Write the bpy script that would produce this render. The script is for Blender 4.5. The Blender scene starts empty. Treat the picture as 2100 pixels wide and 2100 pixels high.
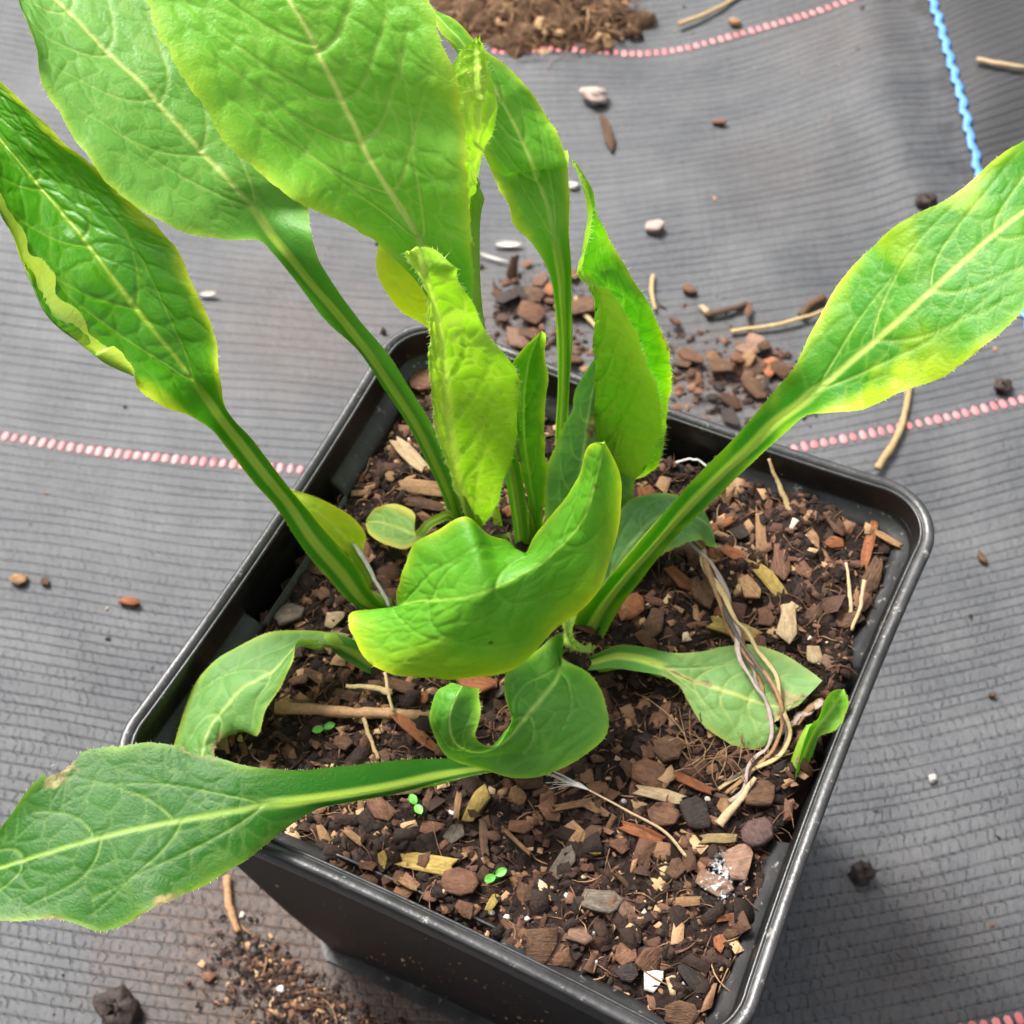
import bpy, math, random
import numpy as np
from mathutils import Matrix, Vector
# ------------------------------------------------------------------ camera, sky, sun, exposure
sc = bpy.context.scene
U = 0.001                                   # coordinates below are millimetres
cam_d = bpy.data.cameras.new('camera'); cam = bpy.data.objects.new('camera', cam_d)
sc.collection.objects.link(cam); sc.camera = cam
CR = [[0.9032404, 0.42875785, -0.0179856], [-0.34622939, 0.75286286, 0.55975238], [0.25353891, -0.49936382, 0.82846472]]
CAM = np.array([43.10868, -93.01597, 265.73914])
cam.matrix_world = Matrix(((CR[0][0], CR[1][0], CR[2][0], CAM[0]*U), (CR[0][1], CR[1][1], CR[2][1], CAM[1]*U),
                           (CR[0][2], CR[1][2], CR[2][2], CAM[2]*U), (0, 0, 0, 1)))
cam_d.sensor_width = 36.0; cam_d.lens = 36.0*3100/2100
cam_d.clip_start = 0.005; cam_d.clip_end = 50
cam_d.dof.use_dof = True; cam_d.dof.focus_distance = 0.175; cam_d.dof.aperture_fstop = 60.0
w = bpy.data.worlds.new('World'); sc.world = w; w.use_nodes = True
SUN_EL, SUN_AZ = math.radians(54), math.radians(-66)   # azimuth measured from +Y towards +X
nt = w.node_tree; nt.nodes.clear()
sky = nt.nodes.new('ShaderNodeTexSky'); sky.sky_type = 'NISHITA'; sky.sun_disc = False
sky.sun_elevation = SUN_EL; sky.sun_rotation = SUN_AZ
sky.air_density = 1.0; sky.dust_density = 6.0; sky.ozone_density = 1.0
hs = nt.nodes.new('ShaderNodeHueSaturation'); hs.inputs['Saturation'].default_value = 0.22
bg = nt.nodes.new('ShaderNodeBackground'); bg.inputs['Strength'].default_value = 0.09
wo = nt.nodes.new('ShaderNodeOutputWorld')
nt.links.new(sky.outputs[0], hs.inputs['Color']); nt.links.new(hs.outputs[0], bg.inputs['Color']); nt.links.new(bg.outputs[0], wo.inputs['Surface'])
sun_d = bpy.data.lights.new('sun', 'SUN'); sun = bpy.data.objects.new('sun', sun_d); sc.collection.objects.link(sun)
sun_d.energy = 2.2; sun_d.angle = math.radians(16); sun_d.color = (1.0, 0.97, 0.93)
sd = Vector((math.sin(SUN_AZ)*math.cos(SUN_EL), math.cos(SUN_AZ)*math.cos(SUN_EL), math.sin(SUN_EL)))
sun.rotation_euler = sd.to_track_quat('Z', 'Y').to_euler()
sc.view_settings.view_transform = 'Standard'; sc.view_settings.look = 'None'
sc.view_settings.gamma = 1.0; sc.view_settings.use_curve_mapping = False
sc.view_settings.exposure = 1.62
sc.cycles.use_adaptive_sampling = True; sc.cycles.adaptive_threshold = 0.02; sc.cycles.max_bounces = 6; sc.cycles.transmission_bounces = 3; sc.cycles.diffuse_bounces = 4; sc.cycles.glossy_bounces = 3
# ------------------------------------------------------------------ helpers
random.seed(7); rng = np.random.default_rng(7)
COL = sc.collection
def thing(name, label, cat, loc=(0, 0, 0), group=None):
    o = bpy.data.objects.new(name, None); COL.objects.link(o); o.empty_display_size = 0.01
    o.location = Vector(loc)*U; o['label'] = label; o['category'] = cat
    if group: o['group'] = group
    return o
def tag(o, label, cat, group=None):
    o['label'] = label; o['category'] = cat
    if group: o['group'] = group
    return o
def link(name, me, parent=None):
    o = bpy.data.objects.new(name, me); COL.objects.link(o)
    if parent is not None:
        o.parent = parent; off = Vector((0, 0, 0)); q = parent
        while q is not None: off += q.location; q = q.parent
        o.location = -off
    return o
def mesh(name, v, f, mat, smooth=True, attrs=None):
    "v in mm; f = (n,3|4) array or list"
    me = bpy.data.meshes.new(name); v = np.asarray(v, np.float64)*U
    f = np.asarray(f, np.int32)
    me.vertices.add(len(v)); me.vertices.foreach_set('co', v.astype(np.float32).ravel())
    k = f.shape[1]; me.loops.add(f.size); me.loops.foreach_set('vertex_index', f.ravel())
    me.polygons.add(len(f)); me.polygons.foreach_set('loop_start', np.arange(len(f), dtype=np.int32)*k)
    if smooth: me.polygons.foreach_set('use_smooth', np.ones(len(f), bool))
    for an, av in (attrs or {}).items():
        a = me.attributes.new(an, 'FLOAT', 'POINT'); a.data.foreach_set('value', np.asarray(av, np.float32).ravel())
    me.update(calc_edges=True); me.validate()
    me.materials.append(mat)
    return me
def grid_faces(n, m, closed=False):
    i = np.arange(n-1)[:, None]; mm = m if closed else m-1; j = np.arange(mm)[None, :]; j2 = (j+1) % m
    return np.stack([i*m+j, i*m+j2, (i+1)*m+j2, (i+1)*m+j], -1).reshape(-1, 4)
class VNoise:
    def __init__(s, seed, n=256): s.n = n; s.g = np.random.default_rng(seed).uniform(-1, 1, (n, n))
    def base(s, x, y):
        xi = np.floor(x).astype(int); yi = np.floor(y).astype(int); fx = x-xi; fy = y-yi
        fx = fx*fx*fx*(fx*(fx*6-15)+10); fy = fy*fy*fy*(fy*(fy*6-15)+10); n = s.n
        g = s.g; a = g[xi % n, yi % n]; b = g[(xi+1) % n, yi % n]; c = g[xi % n, (yi+1) % n]; d = g[(xi+1) % n, (yi+1) % n]
        return a+(b-a)*fx+(c-a)*fy+(a-b-c+d)*fx*fy
    def __call__(s, x, y, oct=1, gain=.5):
        x = np.asarray(x, float); y = np.asarray(y, float); r = 0; a = 1.0
        for k in range(oct): r = r+a*s.base(x*2**k+k*17.3, y*2**k+k*9.1); a *= gain
        return r
NZ = VNoise(3)
def sstep(a, b, x):
    t = np.clip((x-a)/(b-a), 0, 1); return t*t*(3-2*t)
def hermite(t, P, tt):
    "non uniform Catmull-Rom of P(n,...) at parameters tt"
    n = len(t); T = np.zeros_like(P)
    for i in range(n):
        if i == 0: T[i] = (P[1]-P[0])/(t[1]-t[0])
        elif i == n-1: T[i] = (P[-1]-P[-2])/(t[-1]-t[-2])
        else:
            h0 = t[i]-t[i-1]; h1 = t[i+1]-t[i]
            T[i] = ((P[i]-P[i-1])/h0*h1+(P[i+1]-P[i])/h1*h0)/(h0+h1)
    k = np.clip(np.searchsorted(t, tt, side='right')-1, 0, n-2); h = (t[k+1]-t[k]); s = (tt-t[k])/h
    sh = (len(tt),)+(1,)*(P.ndim-1); s = s.reshape(sh); h = h.reshape(sh)
    return (2*s**3-3*s**2+1)*P[k]+(s**3-2*s**2+s)*h*T[k]+(-2*s**3+3*s**2)*P[k+1]+(s**3-s**2)*h*T[k+1]
def spline(pts, step):
    P = np.asarray(pts, float); t = np.r_[0, np.cumsum(np.linalg.norm(np.diff(P, axis=0), axis=1))]
    n = max(3, int(t[-1]/step)+1); return hermite(t, P, np.linspace(0, t[-1], n))
def tube(path, rad, sides=7, flat=1.0, cap=True):
    path = np.asarray(path, float); n = len(path); rad = np.broadcast_to(np.asarray(rad, float), (n,))
    tg = np.gradient(path, axis=0); tg /= np.linalg.norm(tg, axis=1)[:, None]+1e-9
    a = np.cross(tg, [0.0, 0.0, 1.0]); bad = np.linalg.norm(a, axis=1) < .05; a[bad] = np.cross(tg[bad], [1.0, 0, 0])
    a /= np.linalg.norm(a, axis=1)[:, None]; b = np.cross(a, tg)
    th = np.linspace(0, 2*np.pi, sides, endpoint=False)
    v = path[:, None]+rad[:, None, None]*(np.cos(th)[None, :, None]*a[:, None]+flat*np.sin(th)[None, :, None]*b[:, None])
    f = grid_faces(n, sides, True); v = v.reshape(-1, 3)
    if cap:
        v = np.vstack([v, path[0], path[-1]]); c0 = len(v)-2; j = np.arange(sides); j2 = (j+1) % sides
        f = np.vstack([f, np.stack([j2, j, np.full(sides, c0), np.full(sides, c0)], 1), np.stack([(n-1)*sides+j, (n-1)*sides+j2, np.full(sides, c0+1), np.full(sides, c0+1)], 1)])
        tri = np.vstack([f[:, [0, 1, 2]], f[f[:, 2] != f[:, 3]][:, [0, 2, 3]]]); f = tri
    return v, f
# ---- material helper
class Mat:
    def __init__(s, name):
        s.m = bpy.data.materials.new(name); s.m.use_nodes = True; s.t = s.m.node_tree; s.t.nodes.clear()
    def n(s, typ, ins=None, **props):
        x = s.t.nodes.new(typ)
        for k, v in props.items(): setattr(x, k, v)
        for k, v in (ins or {}).items():
            if isinstance(v, bpy.types.NodeSocket): s.t.links.new(v, x.inputs[k])
            else: x.inputs[k].default_value = v
        return x
    def attr(s, name): return s.n('ShaderNodeAttribute', attribute_name=name).outputs['Fac']
    def math(s, op, a, b=0.0, c=0.0, clamp=False):
        x = s.n('ShaderNodeMath', {0: a, 1: b, 2: c}, operation=op); x.use_clamp = clamp; return x.outputs[0]
    def mix(s, f, a, b, mode='MIX'):
        x = s.n('ShaderNodeMix', data_type='RGBA', blend_type=mode)
        for k, v in ((0, f), (6, a), (7, b)):
            if isinstance(v, bpy.types.NodeSocket): s.t.links.new(v, x.inputs[k])
            else: x.inputs[k].default_value = v if k == 0 else (*v[:3], 1.0)
        return x.outputs[2]
    def ramp(s, f, stops, interp='LINEAR'):
        x = s.n('ShaderNodeValToRGB', {0: f}); r = x.color_ramp; r.interpolation = interp
        while len(r.elements) > 1: r.elements.remove(r.elements[-1])
        for i, (p, c) in enumerate(stops):
            e = r.elements[0] if i == 0 else r.elements.new(p)
            e.position = p; e.color = (*c[:3], 1.0) if hasattr(c, '__len__') else (c, c, c, 1.0)
        return x.outputs[0]
    def noise(s, scale, vec=None, detail=4, rough=.6, dist=0.0):
        ins = {'Scale': scale, 'Detail': detail, 'Roughness': rough, 'Distortion': dist}
        if vec is not None: ins['Vector'] = vec
        return s.n('ShaderNodeTexNoise', ins).outputs['Fac']
    def obj(s): return s.n('ShaderNodeTexCoord').outputs['Object']
    def gen(s): return s.n('ShaderNodeNewGeometry').outputs['Position']
    def scale(s, vec, sx, sy, sz): return s.n('ShaderNodeMapping', {'Vector': vec, 'Scale': (sx, sy, sz)}).outputs[0]
    def bump(s, h, dist, strength=1.0, normal=None):
        ins = {'Height': h, 'Distance': dist, 'Strength': strength}
        if normal is not None: ins['Normal'] = normal
        return s.n('ShaderNodeBump', ins).outputs[0]
    def out(s, sh): s.n('ShaderNodeOutputMaterial', {'Surface': sh}); return s.m
    def pbr(s, col, rough=.5, spec=.5, normal=None, **kw):
        ins = {'Base Color': col if isinstance(col, bpy.types.NodeSocket) else (*col[:3], 1.0), 'Roughness': rough, 'Specular IOR Level': spec}
        if normal is not None: ins['Normal'] = normal
        ins.update(kw); return s.n('ShaderNodeBsdfPrincipled', ins).outputs[0]
def srgb(r, g, b):
    c = np.array([r, g, b])/255.0; return tuple(np.where(c <= .04045, c/12.92, ((c+.055)/1.055)**2.4))
# ------------------------------------------------------------------ ground: woven landscape fabric
E1 = np.array([0.891, 0.454]); E2 = np.array([-0.454, 0.891])
def fab_xy(s, t):
    k = sstep(110, 215, t); s0 = 28*k; c = 90-40*k; a = .30+.20*k; wv = s-s0
    a = np.where(wv < 0, a*(1-.45*k), a)
    tt = t+a*(np.sqrt(wv*wv+c*c)-c)-(11-5*k)*0
    z = (NZ(s/46+5, t/46+9, 2))*2.0
    z = z+1.7*np.exp(-((s-97-4*NZ(t/60, 3))/8)**2)*sstep(90, 150, t)-1.2*np.exp(-((s-112)/7)**2)*sstep(90, 150, t)
    x = s*E1[0]+tt*E2[0]; y = s*E1[1]+tt*E2[1]
    r = np.sqrt(x*x+y*y); z = z*sstep(48, 85, r)
    return x, y, z
m = Mat('woven_fabric')
fs, ft, fr, fv = m.attr('fs'), m.attr('ft'), m.attr('frow'), m.attr('fv')
uv = m.n('ShaderNodeCombineXYZ', {0: fs, 1: ft, 2: 0.0}).outputs[0]
rowoff = m.math('MULTIPLY', m.math('MODULO', fr, 2.0), 0.5)
wob = m.math('MULTIPLY', m.math('SUBTRACT', m.noise(.35, uv, 2), .5), 1.6)
cs = m.math('FRACT', m.math('ADD', m.math('ADD', m.math('DIVIDE', fs, 1.75), rowoff), wob))
gapd = m.math('ABSOLUTE', m.math('SUBTRACT', cs, .5))                      # 0 centre of the tape crossing, .5 at a gap
colgap = m.ramp(gapd, [(.30, 0.0), (.46, 1.0)])
rowgap = m.ramp(m.math('ABSOLUTE', m.math('SUBTRACT', fv, .5)), [(.34, 0.0), (.48, 1.0)])
nA = m.noise(.05, uv, 4, .6); nB = m.noise(.6, uv, 3); nC = m.noise(2.2, m.scale(uv, .35, 2.2, 1), 3)
near = m.ramp(m.math('DIVIDE', ft, 200.0), [(.0, 1.0), (.5, .25)])
open_ = m.math('ADD', m.ramp(m.noise(.16, m.scale(uv, .8, 1.8, 1), 4, .7), [(.38, .0), (.66, 1.0)]), m.math('MULTIPLY', near, .35), clamp=True)
hole = m.math('MULTIPLY', rowgap, m.math('MULTIPLY', m.math('ADD', m.math('MULTIPLY', colgap, .8), .25, clamp=True), open_))
colgap = m.math('MULTIPLY', colgap, m.math('MULTIPLY', open_, m.ramp(m.noise(.5, uv, 2), [(.4, .1), (.6, 1.0)])))
hgt = m.math('SUBTRACT', m.math('MULTIPLY', m.math('SUBTRACT', 1.0, m.math('MULTIPLY', colgap, near)), m.math('SUBTRACT', 1.0, m.math('MULTIPLY', rowgap, .6))), m.math('MULTIPLY', nC, .35))
base = m.ramp(nB, [(.3, srgb(54, 55, 58)), (.7, srgb(75, 77, 80))])
dust = m.ramp(nA, [(.42, 0.0), (.66, .55)])
base = m.mix(dust, base, srgb(92, 92, 92))
rowt = m.n('ShaderNodeTexWhiteNoise', {'W': fr}, noise_dimensions='1D').outputs['Value']
colt = m.noise(1.0, m.scale(uv, .95, .02, 1), 2)
base = m.mix(m.math('MULTIPLY', m.math('ADD', m.math('MULTIPLY', rowt, .5), m.ramp(colt, [(.35, 0.0), (.65, 1.0)])), .20), base, srgb(46, 47, 50))
gaps = m.math('ADD', m.math('MULTIPLY', hole, m.math('ADD', .75, m.math('MULTIPLY', near, .5))), m.math('MULTIPLY', m.math('MULTIPLY', colgap, near), .45), clamp=True)
base = m.mix(gaps, base, srgb(20, 20, 22))
fresh = m.ramp(m.math('ADD', m.math('DIVIDE', m.math('SUBTRACT', fs, 100.0), 26.0), m.math('MULTIPLY', m.math('SUBTRACT', m.noise(.09, uv, 3), .5), .9)), [(.35, 0.0), (.62, 1.0)])
far = m.ramp(m.math('DIVIDE', ft, 300.0), [(.35, 0.0), (.5, 1.0)])
base = m.mix(m.math('MULTIPLY', fresh, far), base, m.mix(nB, srgb(26, 26, 28), srgb(42, 41, 42)))
# earth trodden into the cloth: round the pot's front corner, patches behind it
def blot(cx, cy, r0, r1):
    v = m.n('ShaderNodeVectorMath', {0: uv, 1: (cx, cy, 0.0)}, operation='DISTANCE').outputs['Value']
    d = m.math('ADD', v, m.math('MULTIPLY', m.math('SUBTRACT', m.noise(.11, uv, 5, .65), .5), 34.0))
    return m.ramp(m.math('DIVIDE', d, 100.0), [(r0/100, 1.0), (r1/100, 0.0)])
blots = [(-44, -20, 18, 44, 1.0), (-24, -32, 18, 42, 1.0), (-50, 126, 4, 34, 0.5), (43, 108, 6, 26, 0.55), (2, 130, 6, 28, 0.5), (87, 212, 0, 30, 0.35), (66, 172, 0, 26, 0.3), (62, -28, 0, 24, 0.35)]
st = None
for (cx, cy, r0, r1, k) in blots:
    b_ = m.math('MULTIPLY', blot(cx, cy, r0, r1), k); st = b_ if st is None else m.math('MAXIMUM', st, b_)
st = m.math('MULTIPLY', st, m.ramp(m.noise(.9, uv, 4, .7), [(.3, .55), (.62, 1.0)]))
base = m.mix(st, base, m.ramp(m.noise(.7, uv, 4), [(.35, srgb(44, 33, 27)), (.65, srgb(84, 64, 50))]))
FABRIC = m.out(m.pbr(base, m.ramp(nB, [(.3, .5), (.7, .62)]), .45, m.bump(m.math('ADD', hgt, m.math('MULTIPLY', m.noise(5.0, m.scale(uv, 1.6, .35, 1), 3), .5)), .00026, .8)))
def make_ground():
    rows = []; t = -160.0; idx = 0; rr = np.random.default_rng(5)
    while t < 330: p = rr.choice([rr.uniform(2.0, 2.5), rr.uniform(2.4, 3.3)]); rows.append((t, p)); t += p
    K = 6; tv, rv, vv, zz = [], [], [], []
    for i, (t0, p) in enumerate(rows):
        for k in range(K):
            q = k/K; tv.append(t0+q*p); rv.append(i); vv.append(q)
            zz.append(.075*(math.sin(math.pi*q)**.3)-.03)
    tv = np.array(tv); s = np.arange(-255, 190, 1.55)
    S, T = np.meshgrid(s, tv); T = T+.35*NZ(S/30, T/9)
    x, y, z = fab_xy(S, T); z = z+np.array(zz)[:, None]*(1+.4*NZ(S/7, T/2.3+40))-.25
    R = np.repeat(np.array(rv)[:, None], len(s), 1); V = np.repeat(np.array(vv)[:, None], len(s), 1)
    v = np.stack([x, y, z], -1).reshape(-1, 3)
    me = mesh('ground', v, grid_faces(len(tv), len(s)), FABRIC, True, {'fs': S, 'ft': T, 'frow': R, 'fv': V})
    o = link('ground', me); o['kind'] = 'structure'; return o
ground = make_ground()
m = Mat('plain_fabric'); FAB2 = m.out(m.pbr(m.ramp(m.noise(300, m.obj(), 5), [(.3, srgb(64, 65, 68)), (.7, srgb(86, 86, 88))]), .45, .6))
s_ = 1500.0; o = link('ground_sheet', mesh('ground_sheet', [(-s_, -s_, -6), (s_, -s_, -6), (s_, s_, -6), (-s_, s_, -6)], [(0, 1, 2, 3)], FAB2, False)); o['kind'] = 'structure'
# coloured marker threads woven into the cloth
m = Mat('red_thread'); nz = m.noise(900, m.obj(), 3)
rnd = m.n('ShaderNodeObjectInfo').outputs['Random']
REDT = m.out(m.pbr(m.mix(rnd, srgb(186, 92, 94), srgb(212, 126, 126)), .45, .4, m.bump(nz, .0003, .5)))
m = Mat('blue_thread'); BLUET = m.out(m.pbr(m.ramp(m.noise(500, m.obj(), 3), [(.3, srgb(58, 112, 176)), (.7, srgb(92, 148, 206))]), .45, .4))
def stitch_mesh():
    n, k = 7, 6; v = []
    for i in range(n):
        q = i/(n-1)*2-1; w_ = .60*math.sqrt(max(0, 1-abs(q)**8))+.02
        for j in range(k):
            a = j/(k-1)*2-1; v.append((a*w_, q*1.22, .10*math.sqrt(max(0, 1-a*a*a*a))*(1-.8*q**4)-.02))
    return mesh('stitch', v, grid_faces(n, k), REDT)
STM = stitch_mesh()
def stripe(name, t0, s_from, s_to):
    p = bpy.data.objects.new(name, None); COL.objects.link(p); p.parent = ground; p.empty_display_size = .005
    s = s_from; rr = random.Random(int(t0)+99)
    while s < s_to:
        x, y, z = fab_xy(np.array([s]), np.array([t0])); x2, y2, _ = fab_xy(np.array([s+1.]), np.array([t0]))
        o = bpy.data.objects.new('stitch', STM); COL.objects.link(o); o.parent = p
        o.location = (x[0]*U, y[0]*U, (z[0]+.02)*U); o.rotation_euler = (0, 0, math.atan2(y2[0]-y[0], x2[0]-x[0])+rr.uniform(-.08, .08))
        o.scale = (rr.uniform(.85, 1.15), rr.uniform(.8, 1.1), rr.uniform(.8, 1.15)); s += 2.15*rr.uniform(.94, 1.06)
    return p
stripe('tracer_stripe', 86.0, -150, -46); stripe('tracer_stripe', 86.0, 56, 126)
stripe('tracer_stripe', 224.0, -4, 112); stripe('tracer_stripe', -40.5, 66, 100); stripe('tracer_stripe', 252.0, 121, 145)
t_ = np.arange(90, 300, .35); sw = 115.6+.34*np.sin(t_*2*math.pi/5.3)+.25*NZ(t_/3, 2)
x, y, z = fab_xy(sw, t_); v, f = tube(np.stack([x, y, z+.5], 1), 1.0+.14*np.sin(t_*2*math.pi/2.65), 8, .32)
link('tracer_thread', mesh('tracer_thread', v, f, BLUET), ground)
# ------------------------------------------------------------------ plant pot
POT_H = 85.0
m = Mat('black_plastic'); c = m.obj()
n1 = m.noise(60, c, 4); sm = m.noise(1400, c, 3)
film = m.ramp(m.noise(120, c, 5, .65), [(.52, 0.0), (.75, .28)])
speck = m.ramp(m.n('ShaderNodeTexVoronoi', {'Vector': c, 'Scale': 420.0}).outputs['Distance'], [(.05, 1.0), (.11, 0.0)])
speck = m.math('MULTIPLY', speck, m.ramp(m.noise(90, c, 3), [(.52, 0.0), (.6, .7)]))
up = m.n('ShaderNodeSeparateXYZ', {0: m.n('ShaderNodeNewGeometry').outputs['Normal']}).outputs[2]
dust_sheen = m.math('MULTIPLY', m.ramp(up, [(.45, 0.0), (.85, 1.0)]), m.ramp(m.noise(200, c, 4), [(.3, .15), (.7, .6)]))  # upward faces greyed: dust, plus sky reflection painted into the colour
colr = m.mix(film, srgb(18, 18, 19), srgb(46, 43, 41)); colr = m.mix(dust_sheen, colr, srgb(72, 71, 71)); colr = m.mix(m.math('MULTIPLY', m.ramp(m.noise(480, c, 5, .75), [(.62, 0.0), (.70, .8)]), m.ramp(up, [(.2, 0.0), (.7, 1.0)])), colr, srgb(150, 147, 140)); colr = m.mix(speck, colr, srgb(150, 135, 120))
PLASTIC = m.out(m.pbr(colr, m.ramp(n1, [(.3, .30), (.7, .46)]), .5, m.bump(m.math('ADD', sm, m.math('MULTIPLY', m.noise(160, c, 3), 3.0)), .00014, .4)))
m = Mat('matt_plastic'); c = m.obj()
colr = m.mix(m.ramp(m.noise(70, c, 5, .7), [(.5, 0.0), (.75, .3)]), srgb(17, 16, 17), srgb(62, 50, 42))
spk = m.math('MULTIPLY', m.ramp(m.n('ShaderNodeTexVoronoi', {'Vector': c, 'Scale': 300.0}).outputs['Distance'], [(.06, 1.0), (.12, 0.0)]), m.ramp(m.noise(60, c, 3), [(.5, 0.0), (.62, .8)]))
WALLM = m.out(m.pbr(m.mix(spk, colr, srgb(110, 96, 84)), .55, .25, m.bump(m.noise(1200, c, 3), .00015, .4)))
def perim():
    P, N, S = [], [], []      # corner radius 11, half side 45, sides dished in 1.3
    h, r = 45.0, 11.0
    side = np.unique(np.round(np.r_[np.linspace(-34, 34, 35), [-13, -12.6, -12.3, -12, -11.6, -11, 11, 11.6, 12, 12.3, 12.6, 13]], 2))
    arc = np.linspace(0, math.pi/2, 15)[1:-1]
    for k in range(4):
        ca, sa = [(1, 0), (0, 1), (-1, 0), (0, -1)][k]
        for s in side:
            d = -1.5*(1-(s/45)**2); p = (h+d, s); P.append((p[0]*ca-p[1]*sa, p[0]*sa+p[1]*ca)); N.append((ca, sa)); S.append(s)
        dd = -1.5*(1-(34/45)**2)
        for a in arc:
            q = a/(math.pi/2); d_ = dd*(1-math.sin(2*a))
            p = (h-r+(r+d_)*math.cos(a), h-r+(r+d_)*math.sin(a)); P.append((p[0]*ca-p[1]*sa, p[0]*sa+p[1]*ca)); n = (math.cos(a), math.sin(a)); N.append((n[0]*ca-n[1]*sa, n[0]*sa+n[1]*ca)); S.append(99)
    return np.array(P), np.array(N), np.array(S)
PP, PN, PS = perim()
notch = np.where(np.abs(PS) < 50, 1-sstep(11.8, 12.45, np.abs(PS)), 0.0)
def ring_mesh(name, prof, prof2=None):
    "prof: (inset, z below rim, scale)"
    rows = []
    for i, (d, z, s) in enumerate(prof):
        if prof2: d2, z2, s2 = prof2[i]
        else: d2, z2, s2 = d, z, s
        D = d+(d2-d)*notch; Zz = z+(z2-z)*notch; Sc = s+(s2-s)*notch
        xy = PP*Sc[:, None]-PN*D[:, None]; rows.append(np.c_[xy, Zz+POT_H])
    v = np.vstack(rows); return mesh(name, v, grid_faces(len(prof), len(PP), True), PLASTIC)
pot = thing('plant_pot', 'square black plastic nursery pot with rounded corners standing on woven fabric', 'pot')
BT = .745
outer = [(3.3, -84.6, BT), (2.4, -85.0, BT), (1.9, -84.2, BT), (1.7, -60, .82), (1.7, -30, .905), (1.7, -4.4, .985), (1.7, -3.7, .986)]
ow = ring_mesh('outer_wall', outer); ow.materials[0] = WALLM; link('outer_wall', ow, pot)
rim = [(1.75, -3.72, .986), (.5, -3.75, 1), (.1, -3.5, 1), (0, -3.0, 1), (0, -.9, 1), (.12, -.35, 1), (.3, -.06, 1), (.6, 0, 1), (1.55, 0, 1), (1.62, -.32, 1), (1.78, -.34, 1), (1.84, -.12, 1), (2.1, -.14, 1), (2.22, -.3, 1), (2.3, -.6, 1)]
link('rim', ring_mesh('rim', rim), pot)
inner = [(2.3, -.6, 1), (2.45, -2.5, 1), (2.6, -4.5, 1), (2.9, -5.0, 1), (4.2, -5.9, 1), (5.3, -6.7, 1), (5.6, -7.4, 1), (5.9, -11, 1), (2.9, -40, .86), (2.9, -83.5, BT)]
inner2 = [(2.3, -.6, 1), (2.4, -4, 1), (2.5, -9, 1), (2.8, -13, 1), (4.9, -13, 1), (5.1, -6.4, 1), (5.45, -6.1, 1), (5.9, -11, 1), (2.9, -40, .86), (2.9, -83.5, BT)]
link('inner_wall', ring_mesh('inner_wall', inner, inner2), pot)
h_ = 33.2; link('base', mesh('base', [(-h_+6, -h_, .6), (h_-6, -h_, .6), (h_, -h_+6, .6), (h_, h_-6, .6), (h_-6, h_, .6), (-h_+6, h_, .6), (-h_, h_-6, .6), (-h_, -h_+6, .6), (0, 0, .8)],
    [(i, (i+1) % 8, 8) for i in range(8)], PLASTIC, False), pot)
# ------------------------------------------------------------------ potting soil
def soil_z(x, y):
    x = np.asarray(x, float); y = np.asarray(y, float)
    z = 77.4+.030*x+.012*y+1.3*NZ(x/14+3, y/14+7, 2)+.55*NZ(x/3.1, y/3.1, 3)+.25*NZ(x/.8+50, y/.8)
    e = np.maximum(np.abs(x), np.abs(y))+.9*NZ(x/5+9, y/5, 2); return z-3.5*sstep(38.2, 41.0, e)+.9
m = Mat('peat'); c = m.obj(); na = m.noise(700, c, 6, .7); nb = m.noise(140, c, 4)
SOILM = m.out(m.pbr(m.mix(nb, m.ramp(na, [(.3, srgb(16, 12, 9)), (.52, srgb(38, 26, 20)), (.72, srgb(66, 45, 34))]), srgb(40, 28, 22)), .85, .2, m.bump(na, .0012, 1.0)))
soil = thing('potting_soil', 'dark brown bark and peat potting mix filling the black pot', 'soil', (0, 0, 0))
g = np.linspace(-40.6, 40.6, 260); X, Y = np.meshgrid(g, g)
link('soil_surface', mesh('soil_surface', np.stack([X, Y, soil_z(X, Y)], -1).reshape(-1, 3), grid_faces(260, 260), SOILM), soil)
PAL_ = {'red': ((82, 53, 38), (128, 91, 68)), 'brown': ((62, 43, 30), (112, 81, 57)), 'dark': ((36, 29, 26), (66, 54, 48)), 'tan': ((122, 88, 58), (178, 140, 100)), 'pale': ((168, 138, 100), (222, 198, 158)),
       'yellow': ((132, 108, 50), (190, 164, 92)), 'orange': ((110, 62, 36), (168, 106, 66)), 'grey': ((74, 64, 54), (124, 112, 98)), 'pink': ((108, 80, 64), (150, 118, 98)), 'plum': ((68, 50, 46), (104, 80, 74)),
       'white': ((190, 184, 172), (238, 236, 230)), 'straw': ((150, 124, 78), (206, 182, 132)), 'pinkpale': ((150, 128, 118), (196, 178, 168))}
PAL = {k: tuple(tuple(x*(.93 if k in ('white', 'pale', 'straw', 'pinkpale') else 1.0) for x in c_) for c_ in v) for k, v in PAL_.items()}
BARK = {}
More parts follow.
